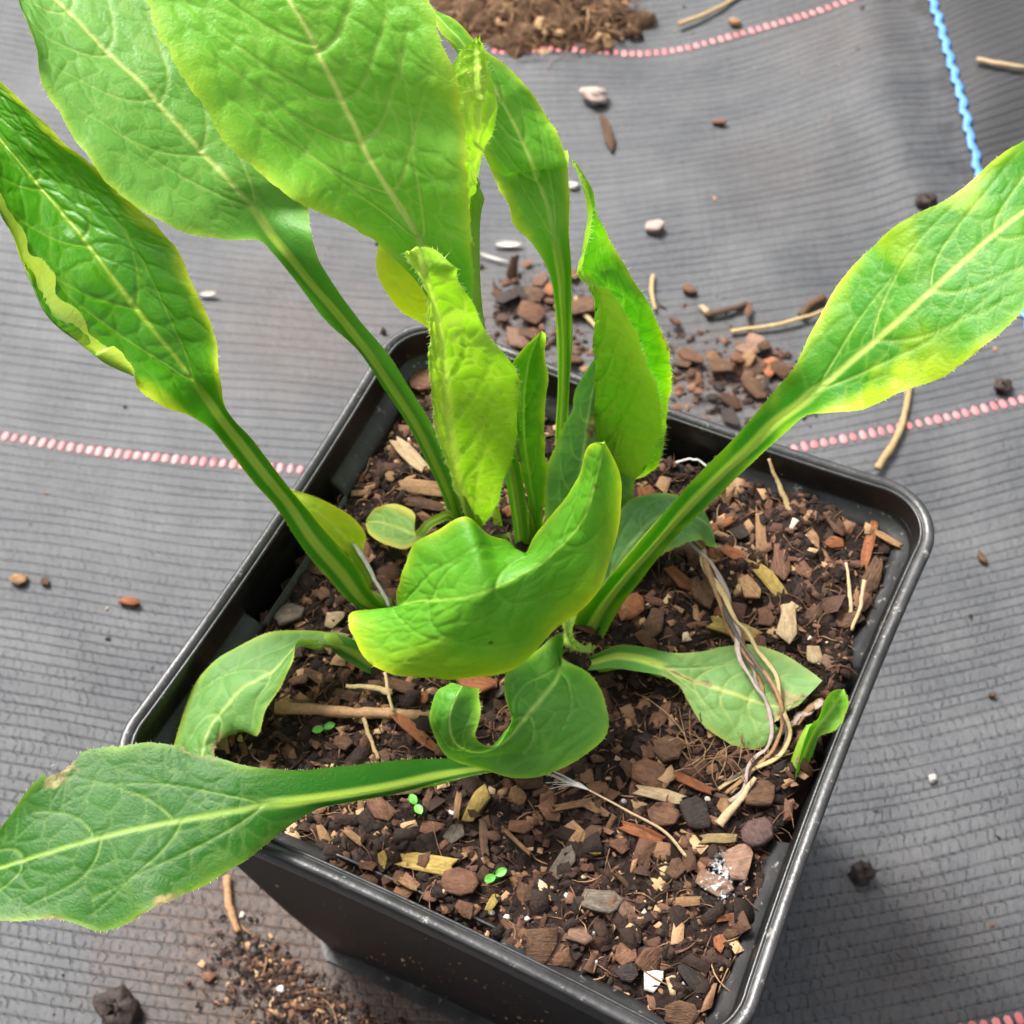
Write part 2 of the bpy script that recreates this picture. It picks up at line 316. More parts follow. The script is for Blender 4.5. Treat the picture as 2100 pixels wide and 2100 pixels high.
for k, (a, b) in PAL.items():
    m = Mat('bark_'+k); c = m.obj(); rnd = m.n('ShaderNodeObjectInfo').outputs['Random']
    big = m.n('ShaderNodeCombineXYZ', {0: m.math('MULTIPLY', rnd, 9.0), 1: m.math('MULTIPLY', rnd, 31.0), 2: rnd}).outputs[0]
    wp = m.gen(); off = m.n('ShaderNodeVectorMath', {0: c, 1: big}, operation='ADD').outputs[0]
    gr = m.math('ADD', m.math('MULTIPLY', m.noise(1.0, m.scale(off, 2.2, 13, 8), 5, .65), .6), m.math('MULTIPLY', m.noise(1500, wp, 4, .65), .4)); bl = m.noise(2.2, off, 4, .6)
    colr = m.mix(m.ramp(gr, [(.36, 0.0), (.64, 1.0)]), srgb(*a), srgb(*b)); colr = m.mix(m.ramp(bl, [(.48, 0.0), (.72, .55)]), colr, srgb(*(np.array(a)*.6)))
    colr = m.mix(m.math('MULTIPLY', rnd, .35), colr, srgb(*(np.array(a)*.8)))
    BARK[k] = m.out(m.pbr(colr, .7, .3, m.bump(gr, .0005, 1.0)))
def chip_mesh(seed, kind):
    "unit chip: x, y -0.5..0.5 outline, z 0..1 thickness; angular, about 40 triangles"
    r = random.Random(seed); out = []
    if kind == 'stick':
        out = [(-.5, r.uniform(-.5, -.2)), (-.2, -.46+r.uniform(0, .1)), (.2, -.5+r.uniform(0, .12)), (.47, r.uniform(-.5, -.2)), (.36+r.uniform(0, .1), 0), (.5, r.uniform(.15, .45)), (.15, .48-r.uniform(0, .12)), (-.22, .5-r.uniform(0, .1)), (-.46, r.uniform(.2, .45)), (-.38, r.uniform(-.1, .1))]
    else:
        nc = r.choice([5, 5, 6, 7]) if kind == 'slab' else 8
        cs = []
        for i in range(nc):
            a = 2*math.pi*(i+r.uniform(-.3, .3))/nc; p = 3.4 if kind == 'slab' else 2.2
            ca, sa = math.cos(a), math.sin(a); q = (abs(ca)**p+abs(sa)**p)**(-1/p)*(r.uniform(.72, 1.08) if kind == 'slab' else r.uniform(.9, 1.02)); cs.append((ca*q*.5, sa*q*.5))
        for i in range(nc):
            a, b = cs[i], cs[(i+1) % nc]; out.append(a)
            if kind == 'slab' and r.random() < .8: k = r.uniform(.35, .65); g_ = r.uniform(-.05, .05); out.append((a[0]+(b[0]-a[0])*k+g_*(b[1]-a[1]), a[1]+(b[1]-a[1])*k-g_*(b[0]-a[0])))
    n = len(out); v = []; sl = (r.uniform(-.35, .35), r.uniform(-.5, .5)); rd = .8 if kind == 'round' else .93
    for z, s_, jz in ((0, .9, .0), (.62, 1.0, .12), (.95, rd, .13)):
        for (x, y) in out: v.append((x*s_+r.uniform(-.02, .02), y*s_+r.uniform(-.03, .03), z+(sl[0]*x+sl[1]*y)*(z > 0)+r.uniform(-jz, jz)))
    v.append((r.uniform(-.15, .15), r.uniform(-.1, .1), 1.0+r.uniform(-.12, .15))); v.append((0, 0, 0)); f = []
    for k in range(2):
        for i in range(n):
            j = (i+1) % n; f += [(k*n+i, k*n+j, (k+1)*n+j), (k*n+i, (k+1)*n+j, (k+1)*n+i)]
    for i in range(n): f.append((2*n+i, 2*n+(i+1) % n, 3*n)); f.append(((i+1) % n, i, 3*n+1))
    return np.array(v)/U, np.array(f)
CHIPM = {}
def chip_data(kind, var, colk):
    key = (kind, var, colk)
    if key not in CHIPM:
        v, f = chip_mesh(hash_i(kind)*50+var, kind); CHIPM[key] = mesh('chip_'+kind, v, f, BARK[colk], False)
    return CHIPM[key]
def hash_i(s): return sum(ord(ch) for ch in s)
def put_chip(name, x, y, z, L, W, T, ang, colk, kind, parent=None, tilt=(0, 0), var=None):
    me = chip_data(kind, random.randrange(7) if var is None else var, colk)
    o = bpy.data.objects.new(name, me); COL.objects.link(o); o.parent = parent
    o.location = (x*U, y*U, z*U); o.rotation_euler = (tilt[0], tilt[1], math.radians(ang)); o.scale = (L*U, W*U, T*U)
    return o
CHIPS = [(-0.5,-34.5,7.7,2.5,16.0,'yellow'),(4.5,-35.3,4.9,3.9,24.0,'red'),(15.4,-26.6,5.3,2.6,83.0,'grey'),(15.0,-22.9,2.8,3.0,25.0,'tan'),(2.0,-24.5,5.8,2.8,90.0,'yellow'),(-0.5,-25.7,4.2,0.9,112.0,'tan'),(4.7,-28.5,5.3,1.2,120.0,'brown'),(0.9,-29.4,3.2,2.5,81.0,'grey'),(-10.5,-18.7,8.0,1.8,-14.0,'orange'),(8.7,-26.8,5.2,0.6,-19.0,'tan'),(14.1,-18.3,8.5,1.0,40.0,'tan'),(8.0,-24.8,3.7,2.3,29.0,'red'),(-14.8,-36.5,3.7,1.6,-42.0,'tan'),(-7.3,-38.2,2.5,1.6,30.0,'red'),(-29.7,-7.2,3.6,2.5,20.0,'pale'),(-28.0,-8.7,4.3,1.9,9.0,'pale'),(-11.2,-35.1,3.5,1.0,-9.0,'tan'),(-2.5,-29.6,4.2,1.8,8.0,'red'),(-9.9,-30.0,4.6,2.8,-20.0,'red'),(16.9,-21.5,3.4,2.1,60.0,'brown'),(-2.8,-37.7,2.6,2.1,-2.0,'brown'),(20.8,-21.9,2.9,2.1,5.0,'red'),(18.2,-23.9,2.3,1.0,13.0,'yellow'),(-5.9,-36.5,2.8,1.3,-47.0,'yellow'),(-1.4,-39.6,2.8,1.0,0.0,'tan'),(5.5,-27.6,2.4,1.6,13.0,'brown'),(-27.8,-16.2,4.4,2.1,3.0,'brown'),(-22.5,-17.1,4.6,1.6,11.0,'brown'),(-15.9,-13.4,5.1,1.8,12.0,'brown'),(29.5,17.6,7.3,3.3,-69.0,'pale'),(26.4,17.3,3.6,2.9,-49.0,'red'),(12.1,11.0,5.3,3.3,-76.0,'brown'),(12.6,19.4,6.0,2.5,-18.0,'orange'),(17.1,18.8,6.9,4.3,-49.0,'brown'),(22.6,21.0,4.8,3.3,-36.0,'tan'),(25.4,23.8,6.8,2.3,-28.0,'yellow'),(21.0,31.2,9.8,1.6,-66.0,'tan'),(24.9,28.1,7.3,3.5,-66.0,'red'),(18.3,26.1,4.0,2.1,-3.0,'orange'),(38.8,30.7,6.8,2.9,-92.0,'brown'),(35.8,36.4,10.2,1.6,97.0,'orange'),(38.1,41.7,4.8,1.2,-15.0,'tan'),(23.2,13.9,7.6,2.5,8.0,'yellow'),(34.8,14.6,3.8,2.5,-54.0,'pale'),(36.8,13.7,2.4,2.7,-6.0,'pink'),(20.8,-10.9,5.3,3.7,2.0,'red'),(19.0,-7.6,2.7,2.5,-35.0,'red'),(21.8,-6.8,4.2,4.1,-9.0,'brown'),(23.0,-13.1,6.8,1.7,11.0,'pale'),(26.2,-9.9,6.6,1.4,-4.0,'orange'),(24.7,-15.8,4.3,3.7,7.0,'red'),(28.3,-13.7,3.9,5.4,48.0,'dark'),(35.0,-8.0,5.1,4.5,38.0,'brown'),(36.5,-13.0,3.7,4.5,-36.0,'plum'),(32.2,-15.7,4.8,1.4,27.0,'straw'),(22.8,-19.0,6.1,1.6,8.0,'orange'),(14.8,-22.7,3.7,2.9,-18.0,'tan'),(35.9,-17.6,5.3,4.5,37.0,'pink'),(34.1,-21.4,5.4,3.1,2.0,'pink'),(21.9,-29.6,6.1,3.7,22.0,'grey'),(27.1,-34.4,3.1,3.3,65.0,'red'),(28.4,-36.4,2.8,2.5,25.0,'dark'),(31.5,-36.1,3.3,2.5,22.0,'white'),(33.9,-35.8,1.7,2.3,36.0,'pale'),(37.4,-28.5,2.7,1.7,-55.0,'orange'),(28.8,-21.5,3.2,2.5,87.0,'brown'),(28.4,33.0,3.6,1.6,-39.0,'tan'),(12.8,24.5,4.7,3.5,-27.0,'brown'),(18.0,30.5,3.5,2.3,-7.0,'dark'),(30.3,37.0,4.8,2.3,-37.0,'brown'),(28.3,28.1,4.1,2.3,-37.0,'red'),(17.6,-11.1,3.1,2.3,-14.0,'brown'),(16.2,-18.2,3.8,1.2,2.0,'tan'),(10.6,-21.0,3.8,2.3,-18.0,'red'),(-37.8,36.4,4.5,4.4,15.0,'red'),(-32.9,22.7,7.9,2.5,-22.0,'pale'),(-28.6,18.0,7.3,2.5,20.0,'tan'),(-26.3,15.3,6.2,1.9,16.0,'brown'),(-34.0,18.2,2.0,2.5,34.0,'tan'),(-33.1,8.5,2.0,1.3,-46.0,'brown'),(-26.5,2.0,2.7,1.6,-2.0,'red'),(-36.6,13.6,2.9,1.0,-155.0,'tan'),(-36.2,-9.0,4.8,3.7,59.0,'grey'),(-33.5,-3.8,2.2,2.3,1.0,'red'),(-29.4,-17.8,2.8,2.3,51.0,'brown'),(-23.5,-20.3,4.1,2.7,2.0,'brown')]
placed = []
for (x, y, L, W, ang, colk) in CHIPS:
    if max(abs(x), abs(y)) > 38.5: x = max(-38, min(38, x)); y = max(-38, min(38, y))
    kind = 'stick' if L > 2.6*W else ('round' if colk in ('plum',) or (colk == 'red' and W > 3.5) else 'slab')
    T = min(1.7, max(.6, W*.34)); z = float(soil_z(x, y))
    put_chip('bark_chip', x, y, z-.05*T+.25, L*1.08, W*1.1, T, ang, colk, kind, soil, (random.uniform(-.16, .16), random.uniform(-.16, .16)))
    placed.append((x, y, max(L, W)*.5))
cnt = 0; tries = 0
while cnt < 212 and tries < 20000:
    tries += 1; x = random.uniform(-38.5, 38.5); y = random.uniform(-38.5, 38.5)
    big = random.random(); L = 2.0+5.0*big**1.8; asp = random.choice([.18, .24, .5, .65, .85]); L = L*(1.5 if asp < .3 else 1); W = max(.55, L*asp)
    if any((x-a)**2+(y-b)**2 < (r*.75+L*.3)**2 for a, b, r in placed): continue
    colk = random.choices(['red', 'brown', 'dark', 'orange', 'tan', 'grey', 'plum', 'pink', 'yellow', 'pale'], [26, 30, 5, 14, 12, 4, 2, 4, 2, 3])[0]
    kind = 'stick' if asp < .4 else random.choice(['slab', 'slab', 'round']); T = min(1.3, max(.35, W*.36))
    put_chip('bark_chip', x, y, float(soil_z(x, y))-.05, L, W, T, random.uniform(0, 360), colk, kind, soil, (random.gauss(0, .3), random.gauss(0, .3)))
    placed.append((x, y, L*.45)); cnt += 1
# crumbs, flakes and fibres, far too many to count
m = Mat('crumbs'); a_ = m.attr('tone')
CRUMB = m.out(m.pbr(m.ramp(a_, [(0, srgb(26, 19, 15)), (.35, srgb(52, 36, 28)), (.6, srgb(92, 64, 49)), (.8, srgb(128, 94, 70)), (.95, srgb(168, 136, 98)), (.985, srgb(180, 156, 120)), (1, srgb(214, 208, 196))]), .8, .25, m.bump(m.noise(1500, m.obj(), 3), .0004, .8)))
def shard_cloud(n, posfn, lo, hi, seed, tonep=1.6):
    r = np.random.default_rng(seed); c = np.array([(-.5, -.5, 0), (.5, -.45, .1), (.45, .5, 0), (-.4, .45, .1), (-.3, -.3, .9), (.35, -.25, 1), (.3, .3, .8), (-.25, .3, 1.0)])
    fc = np.array([(0, 1, 5, 4), (1, 2, 6, 5), (2, 3, 7, 6), (3, 0, 4, 7), (4, 5, 6, 7)])
    x, y, z = posfn(r, n); L = lo+(hi-lo)*r.random(n)**2.5; W = L*r.uniform(.16, .8, n); T = np.minimum(W, L*.4)*r.uniform(.3, .8, n)
    v = c[None]+r.normal(0, .08, (n, 8, 3)); v = v*np.stack([L, W, T], -1)[:, None]
    tx = r.normal(0, .4, n); ax, ay = np.cos(tx)[:, None], np.sin(tx)[:, None]
    v = np.stack([v[..., 0]*ax+v[..., 2]*ay, v[..., 1], -v[..., 0]*ay+v[..., 2]*ax], -1)
    th = r.uniform(0, 6.28, n); cc, ss = np.cos(th)[:, None], np.sin(th)[:, None]
    v = np.stack([v[..., 0]*cc-v[..., 1]*ss, v[..., 0]*ss+v[..., 1]*cc, v[..., 2]], -1)+np.stack([x, y, z], -1)[:, None]
    f = (fc[None]+8*np.arange(n)[:, None, None]).reshape(-1, 4); tone = np.repeat(r.random(n)**tonep, 8)
    return v.reshape(-1, 3), f, tone
def in_pot(r, n):
    x = r.uniform(-39.6, 39.6, n); y = r.uniform(-39.6, 39.6, n); return x, y, soil_z(x, y)-.1
v, f, tn = shard_cloud(12000, in_pot, .3, 2.4, 11, 1.9)
o = link('bark_crumbs', mesh('bark_crumbs', v, f, CRUMB, False, {'tone': tn}), soil); o['kind'] = 'stuff'
def flake_pos(r, n):
    x, y, z = in_pot(r, n); return x, y, z+r.uniform(-.1, .45, n)
v, f, tn = shard_cloud(1500, flake_pos, 1.0, 4.4, 17, 1.7)
o = link('bark_flakes', mesh('bark_flakes', v, f, CRUMB, False, {'tone': tn*.80+.12}), soil); o['kind'] = 'stuff'
def fibre_cloud(n, posfn, lo, hi, wd, seed, lift=.6, tonelo=.3, tonehi=.92):
    r = np.random.default_rng(seed); x, y, z = posfn(r, n); L = r.uniform(lo, hi, n); th = r.uniform(0, 6.28, n); k = 6
    cu = r.normal(0, .5, n); q = np.linspace(-.5, .5, k); V = []; 
    for i in range(k):
        a = th+cu*q[i]*1.6; px = x+L*q[i]*np.cos(a); py = y+L*q[i]*np.sin(a); pz = z+lift*r.uniform(.2, 1, n)*(1-(q[i]*2)**2)+r.uniform(0, .25, n)
        wv = wd*r.uniform(.5, 1.3, n)*(1-abs(q[i]*1.7)**3); nx, ny = -np.sin(a)*wv, np.cos(a)*wv
        V += [np.stack([px+nx, py+ny, pz], -1), np.stack([px-nx, py-ny, pz], -1), np.stack([px, py, pz+wv*1.2], -1)]
    V = np.stack(V, 1); fs_ = []
    for i in range(k-1):
        b = i*3
        for a, c in ((0, 1), (1, 2), (2, 0)): fs_.append((b+a, b+c, b+3+c, b+3+a))
    f = (np.array(fs_)[None]+V.shape[1]*np.arange(n)[:, None, None]).reshape(-1, 4)
    return V.reshape(-1, 3), f, np.repeat(r.uniform(tonelo, tonehi, n), V.shape[1])
v, f, tn = fibre_cloud(1500, in_pot, 1.2, 6.0, .11, 12)
o = link('soil_fibres', mesh('soil_fibres', v, f, CRUMB, True, {'tone': tn}), soil); o['kind'] = 'stuff'
# ------------------------------------------------------------------ the plant
def leaf_mat(name, dark, light, yellow, vein, under, rough=.42, trans=.34, tcol=None, spec=.5, finebump=.42, mott=.5, net=.06, netb=.2):
    m = Mat('leaf_'+name); c = m.obj()
    ve, vf, ed, un, pe, ye, bl = (m.attr(k) for k in ('vein', 'vfine', 'edge', 'und', 'pet', 'yel', 'blis'))
    n1 = m.noise(90, c, 4); n2 = m.noise(800, c, 3)
    t = m.math('ADD', m.math('MULTIPLY', m.math('SUBTRACT', n1, .5), 1.6*mott), m.math('MULTIPLY', bl, .55), clamp=True)
    t = m.math('ADD', t, m.math('MULTIPLY', m.math('SUBTRACT', n2, .5), .25), clamp=True)
    col = m.mix(t, dark, light)
    yy = m.math('ADD', m.math('MULTIPLY', ed, m.ramp(m.noise(160, c, 3), [(.36, .25), (.62, .85)])), ye, clamp=True); col = m.mix(yy, col, yellow)
    col = m.mix(m.math('MULTIPLY', vf, .30), col, m.mix(.5, light, vein))
    col = m.mix(m.math('MULTIPLY', ve, .92), col, vein)
    col = m.mix(m.math('MULTIPLY', pe, .5), col, m.mix(.5, dark, srgb(44, 130, 6)))
    col = m.mix(m.math('MULTIPLY', m.math('MULTIPLY', pe, ve), .75), col, srgb(182, 208, 74))
    uc = m.mix(ye, m.mix(t, m.mix(.75, dark, under), under), yellow); col = m.mix(un, col, m.mix(m.math('ADD', m.math('MULTIPLY', ve, .75), m.math('MULTIPLY', vf, .4), clamp=True), uc, vein))
    sp = m.ramp(m.n('ShaderNodeTexVoronoi', {'Vector': c, 'Scale': 130.0}).outputs['Distance'], [(.035, 1.0), (.06, 0.0)])
    sp = m.math('MULTIPLY', sp, m.ramp(m.noise(35, c, 2), [(.5, 0.0), (.62, .75)])); col = m.mix(sp, col, srgb(70, 52, 20)); col = m.mix(m.math('MULTIPLY', m.attr('spot'), .9), col, m.ramp(m.noise(700, c, 3), [(.35, srgb(92, 74, 36)), (.65, srgb(176, 160, 104))])); col = m.mix(m.math('MULTIPLY', m.ramp(ed, [(.55, 0.0), (.9, 1.0)]), m.ramp(m.noise(140, c, 3), [(.62, 0.0), (.70, .8)])), col, srgb(104, 76, 34))
    wc = m.n('ShaderNodeVectorMath', {0: c, 1: m.n('ShaderNodeVectorMath', {0: m.n('ShaderNodeTexNoise', {'Vector': c, 'Scale': 600.0}).outputs['Color'], 'Scale': .0009}, operation='SCALE').outputs[0]}, operation='ADD').outputs[0]
    vo = m.n('ShaderNodeTexVoronoi', {'Vector': wc, 'Scale': 360.0}, feature='DISTANCE_TO_EDGE').outputs['Distance']
    crk = m.ramp(vo, [(0.0, 0.0), (.10, .8), (.4, 1.0)]); crk = m.math('ADD', m.math('MULTIPLY', crk, m.math('SUBTRACT', 1.0, pe)), pe)
    col = m.mix(m.math('MULTIPLY', m.math('SUBTRACT', 1.0, crk), net), col, m.mix(un, m.mix(.6, dark, (0, 0, 0)), vein))
    nb = m.bump(m.math('ADD', m.math('MULTIPLY', crk, netb), m.math('ADD', m.math('MULTIPLY', m.noise(2600, c, 4, .7), 1.3), m.math('MULTIPLY', m.noise(420, c, 3), .6))), .0002, finebump)
    P = m.pbr(col, m.ramp(n1, [(.3, rough-.05), (.7, rough+.08)]), spec, nb)
    tc = m.mix(1.0, col, tcol or (.90, .95, .55), 'MULTIPLY')
    tr = m.n('ShaderNodeBsdfTranslucent', {'Color': tc}).outputs[0]
    return m.out(m.n('ShaderNodeMixShader', {0: trans, 1: P, 2: tr}).outputs[0])
LM = {

'dark': leaf_mat('dark', srgb(54,130,12), srgb(100,164,30), srgb(190,206,40), srgb(156,186,64), srgb(184,212,96), .30, .30),
'matte': leaf_mat('matte', srgb(84,146,44), srgb(130,182,76), srgb(176,204,60), srgb(186,202,110), srgb(160,186,90), .40, .32),
'light': leaf_mat('light', srgb(98,174,30), srgb(146,200,70), srgb(190,216,50), srgb(206,220,120), srgb(160,190,60), .36, .38),
'yellow': leaf_mat('yellow', srgb(150,200,24), srgb(182,216,44), srgb(214,222,30), srgb(196,220,80), srgb(170,200,60), .45, .42),
'yellowround': leaf_mat('yellowround', srgb(120,170,64), srgb(158,192,90), srgb(206,200,64), srgb(190,210,100), srgb(170,200,70), .45, .36),
'under': leaf_mat('under', srgb(126,186,20), srgb(164,210,50), srgb(204,224,70), srgb(204,228,96), srgb(152,208,34), .45, .45, net=.22, netb=.5),
'mid': leaf_mat('mid', srgb(86,164,20), srgb(130,190,52), srgb(190,214,36), srgb(176,210,100), srgb(150,190,60), .40, .38),
'lime': leaf_mat('lime', srgb(52,134,8), srgb(94,166,26), srgb(176,206,36), srgb(200,220,110), srgb(160,200,60), .40, .38),
'bright': leaf_mat('bright', srgb(78,156,16), srgb(120,184,38), srgb(204,220,28), srgb(150,200,70), srgb(150,200,50), .45, .38),
'cool': leaf_mat('cool', srgb(64,132,24), srgb(104,164,54), srgb(160,200,50), srgb(160,200,96), srgb(150,190,80), .42, .32),
'deep': leaf_mat('deep', srgb(30,88,4), srgb(52,112,12), srgb(130,164,44), srgb(150,182,84), srgb(140,180,70), .40, .30, spec=.38),
'dull': leaf_mat('dull', srgb(78,132,50), srgb(118,164,78), srgb(180,200,64), srgb(176,200,110), srgb(150,196,40), .48, .32),
'pale': leaf_mat('pale', srgb(100,150,68), srgb(146,182,100), srgb(170,182,84), srgb(196,200,110), srgb(150,180,90), .50, .30),
'fold': leaf_mat('fold', srgb(72,160,8), srgb(110,190,22), srgb(200,220,30), srgb(196,224,80), srgb(170,220,52), .44, .55, net=.28, netb=.5),
'grey': leaf_mat('grey', srgb(70,130,50), srgb(120,168,100), srgb(160,200,44), srgb(150,186,110), srgb(120,160,90), .40, .32),
}
m = Mat('leaf_hair'); HAIR = m.out(m.n('ShaderNodeMixShader', {0: .5, 1: m.pbr(srgb(220, 226, 170), .5, .3), 2: m.n('ShaderNodeBsdfTranslucent', {'Color': (*srgb(225, 232, 160), 1)}).outputs[0]}).outputs[0])
def keel_mat(name, a, b):
    m = Mat(name); cc_ = m.mix(m.noise(200, m.obj(), 3), srgb(*a), srgb(*b))
    return m.out(m.n('ShaderNodeMixShader', {0: .5, 1: m.pbr(cc_, .42, .4), 2: m.n('ShaderNodeBsdfTranslucent', {'Color': cc_}).outputs[0]}).outputs[0])
KEEL = keel_mat('petiole_green', (140, 186, 50), (176, 206, 84))
plant = thing('leafy_plant', 'bright green leafy perennial with long stalked lance shaped leaves in the black pot', 'plant', (0, 0, 77))
def leaf_surface(ctrl, res):
    ctrl = np.asarray(ctrl, float).reshape(-1, 3, 3); mid = ctrl[:, 1]
    t = np.r_[0, np.cumsum(np.maximum(np.linalg.norm(np.diff(mid, axis=0), axis=1), .3))]
    n = int(t[-1]/res)+2; tt = np.linspace(0, t[-1], n); G = hermite(t, ctrl, tt)
    return t, tt, G
def make_leaf(key, ctrl, mat, bl, curl=0, serr=0, size=1.0, seed=0, nsec=6, under=False, fold=False, yel=None, bite=None, spots=None, parent=None, name='leaf', bul=1.0):
    r = np.random.default_rng(100+seed); res = .24*max(.7, min(1, size+.3))
    t, tt, G = leaf_surface(ctrl, res); L, Mi, R = G[:, 0], G[:, 1], G[:, 2]
    hl = np.linalg.norm(L-Mi, axis=1); hr = np.linalg.norm(R-Mi, axis=1); wmax = max((hl+hr).max(), 2)
    nc = int(np.clip((hl+hr).max()/res, 14, 112)); nc += 1-nc % 2
    v = np.linspace(-1, 1, nc)[None, :]; n = len(tt); s0 = t[bl]; total = t[-1]
    ub = np.clip((tt-s0)/(total-s0), 0, 1)[:, None]; petf = 1-sstep(s0-.06*total, s0+.03*total, tt)[:, None]
    va = v+0*ub
    # margin wobble and small teeth
    wob = .02*NZ(tt/3.5+seed*3, 1.5+seed, 2)[:, None]; wobr = .02*NZ(tt/3.5+seed*3, 7.5+seed, 2)[:, None]
    if serr or size == 1.0:
        wob = wob+(.005+.008*serr)*NZ(tt/.8, 30+seed, 2)[:, None]*(1-petf); wobr = wobr+(.005+.008*serr)*NZ(tt/.8, 60+seed, 2)[:, None]*(1-petf)
    ext = 1+np.where(v < 0, wob, wobr)*np.abs(v)**3
    vv = va*ext
    crease = -.78; cf = 0*vv
    if curl:
        cw = sstep(.03, .12, ub)*(1-sstep(.8, .97, ub)); d = np.clip((crease-vv)/(1+crease), 0, 1.1)*cw
        vv2 = np.where(vv < crease, crease, vv); vv = vv*(1-cw)+cw*vv2/abs(crease)*np.where(vv < 0, 1, abs(crease)); cf = d
    lin = np.where(vv[..., None] < 0, Mi[:, None]+(L-Mi)[:, None]*(-vv[..., None]), Mi[:, None]+(R-Mi)[:, None]*vv[..., None])
    A = (R-L)[:, None]/2; B = ((R+L)/2-Mi)[:, None]; quad = Mi[:, None]+vv[..., None]*A+vv[..., None]**2*B
    kq = .55 if not fold else .35
    P = kq*quad+(1-kq)*lin
    def normals(P):
        du = np.gradient(P, axis=0); dv = np.gradient(P, axis=1); N = np.cross(du, dv); return N/(np.linalg.norm(N, axis=-1, keepdims=True)+1e-9)
    N = normals(P); sgn = 1.0 if (N*(CAM-P)).sum(-1).mean() > 0 else -1.0; N = N*sgn
    hw = np.where(v < 0, hl[:, None], hr[:, None]); ymm = va*hw; xmm = np.repeat(tt[:, None], nc, 1)
    if curl:
        inw = (Mi-L)/(hl[:, None]+1e-6); amp = (1.0+.5*NZ(tt/4, 3.3, 2))[:, None, None]
        P = P+amp*(inw[:, None]*(1.8*(1-np.cos(cf*2.2)))[..., None]+N*(1.5*np.sin(cf*2.0))[..., None]); calm = 1-.8*sstep(.0, .3, cf)
    # veins
    segs = []; bladeL = total-s0
    for side in (-1, 1):
        for k in range(nsec):
            f0 = .01+.62*k/max(1, nsec-1)+r.uniform(-.015, .015)*(k > 0); ln = (.55 if k == 0 else .34-.12*k/nsec)*bladeL
            q = np.linspace(0, 1, 46); ln = min(ln, .93*(total-s0)*(1-f0)); x = s0+f0*bladeL+ln*(.35*q+.65*q**1.7)+.25*np.sin(q*9+k); a = (.86-.03*k)*q**.85
            if k == 0: a = .66*q**.55
            hh = np.interp(x, tt, hl if side < 0 else hr); yv = a*hh; im = int(np.argmax(yv*(1-.15*q))); im = max(im, 14); segs.append(np.stack([x, side*yv, 1-.75*q], 1)[:im+1])
    XY = np.stack([xmm, ymm], -1).reshape(-1, 2).astype(np.float32)
    dist = np.full(len(XY), 1e3, np.float32); vst = np.zeros(len(XY), np.float32); px_, py_ = XY[:, 0], XY[:, 1]
    for sg in segs:
        sg = sg[::2] if len(sg) > 20 else sg
        for a_, b_ in zip(sg[:-1].astype(np.float32), sg[1:].astype(np.float32)):
            near_ = np.flatnonzero(np.abs(px_-(a_[0]+b_[0])/2) < 4.5+abs(b_[0]-a_[0])); ex, ey = b_[0]-a_[0], b_[1]-a_[1]; qx, qy = px_[near_]-a_[0], py_[near_]-a_[1]
            tq = np.clip((qx*ex+qy*ey)/(ex*ex+ey*ey+1e-9), 0, 1); dd = (qx-tq*ex)**2+(qy-tq*ey)**2; cl_ = dd < dist[near_]; ii = near_[cl_]; dist[ii] = dd[cl_]; vst[ii] = (a_[2]+(b_[2]-a_[2])*tq)[cl_]
    dist = np.minimum(np.sqrt(dist), 4.0).reshape(n, nc); vst = vst.reshape(n, nc)
    ns_ = int(np.clip(bladeL*wmax/7.0, 20, 420)); sd_ = np.stack([r.uniform(s0-2, total, ns_), r.uniform(-hl.max(), hr.max(), ns_)], 1).astype(np.float32)
    wx = XY+np.stack([.5*NZ(XY[:, 0]/2, XY[:, 1]/2), .5*NZ(XY[:, 0]/2+30, XY[:, 1]/2)], 1).astype(np.float32)
    f1 = np.full(len(XY), 1e3, np.float32); f2 = f1.copy()
    for c in sd_:
        d_ = np.hypot((wx[:, 0]-c[0])*.8, wx[:, 1]-c[1]); f2 = np.minimum(f2, np.maximum(d_, f1)); f1 = np.minimum(f1, d_)
    net = (f2-f1).reshape(n, nc)
    blade = 1-petf; mw = (.46*(1-.75*ub)+.10)*(.6+.4*size)
    mw = mw*(1.7 if under else 1.0)*(.6 if fold else 1); midv = np.exp(-np.abs(ymm/mw)**2.6*2.2); pw_ = np.minimum(.30*hw, .75*(.4+.6*size))+.02; petv = np.exp(-((ymm+.05)/pw_)**4)*np.clip(petf*1.6, 0, 1)*.95
    secv = np.exp(-(dist/.125)**2)*blade*.62*vst; vein = np.clip(np.maximum(np.maximum(midv*blade, petv), secv), 0, 1)
    vf = np.exp(-(net/.22)**2)*blade*(1-np.abs(va)**6)
    de = (1-np.abs(va))*hw; edge = np.exp(-(de/(.55*size+.12))**1.3)*(.35+.65*blade)
    blis = (np.clip(net/1.6, 0, 1)**.7*.6+np.clip(dist/3, 0, 1)*.4)*blade
    nzl = NZ(xmm/5+seed, ymm/5, 2)
    disp = bul*size*(.30*(blis-.35)+.13*nzl*blade-.17*np.exp(-(dist/.26)**2)*blade*(.3+.7*vst)-.10*midv*blade)*(1-np.abs(va)**10)
    if under: disp = -disp*1.3+.75*midv*blade+.34*np.exp(-(dist/.34)**2)*blade*(.3+.7*vst)+.16*vf
    if fold: disp = np.where(va < 0, -disp*.8+.30*np.exp(-(dist/.34)**2)*blade*(.3+.7*vst)+.14*vf, disp)
    disp = disp+size*.55*np.abs(va)**3*NZ(xmm/7+seed*5, np.sign(ymm)*9+3, 2)*blade
    if curl: disp = disp*calm
    P = P+N*disp[..., None]
    und = np.full((n, nc), 1.0 if under else 0.0)
    if curl: und = np.maximum(und, sstep(.25, .6, cf))
    if fold: und = np.where(va < 0, 1.0, 0.0)+0*xmm
    spot = 0*xmm
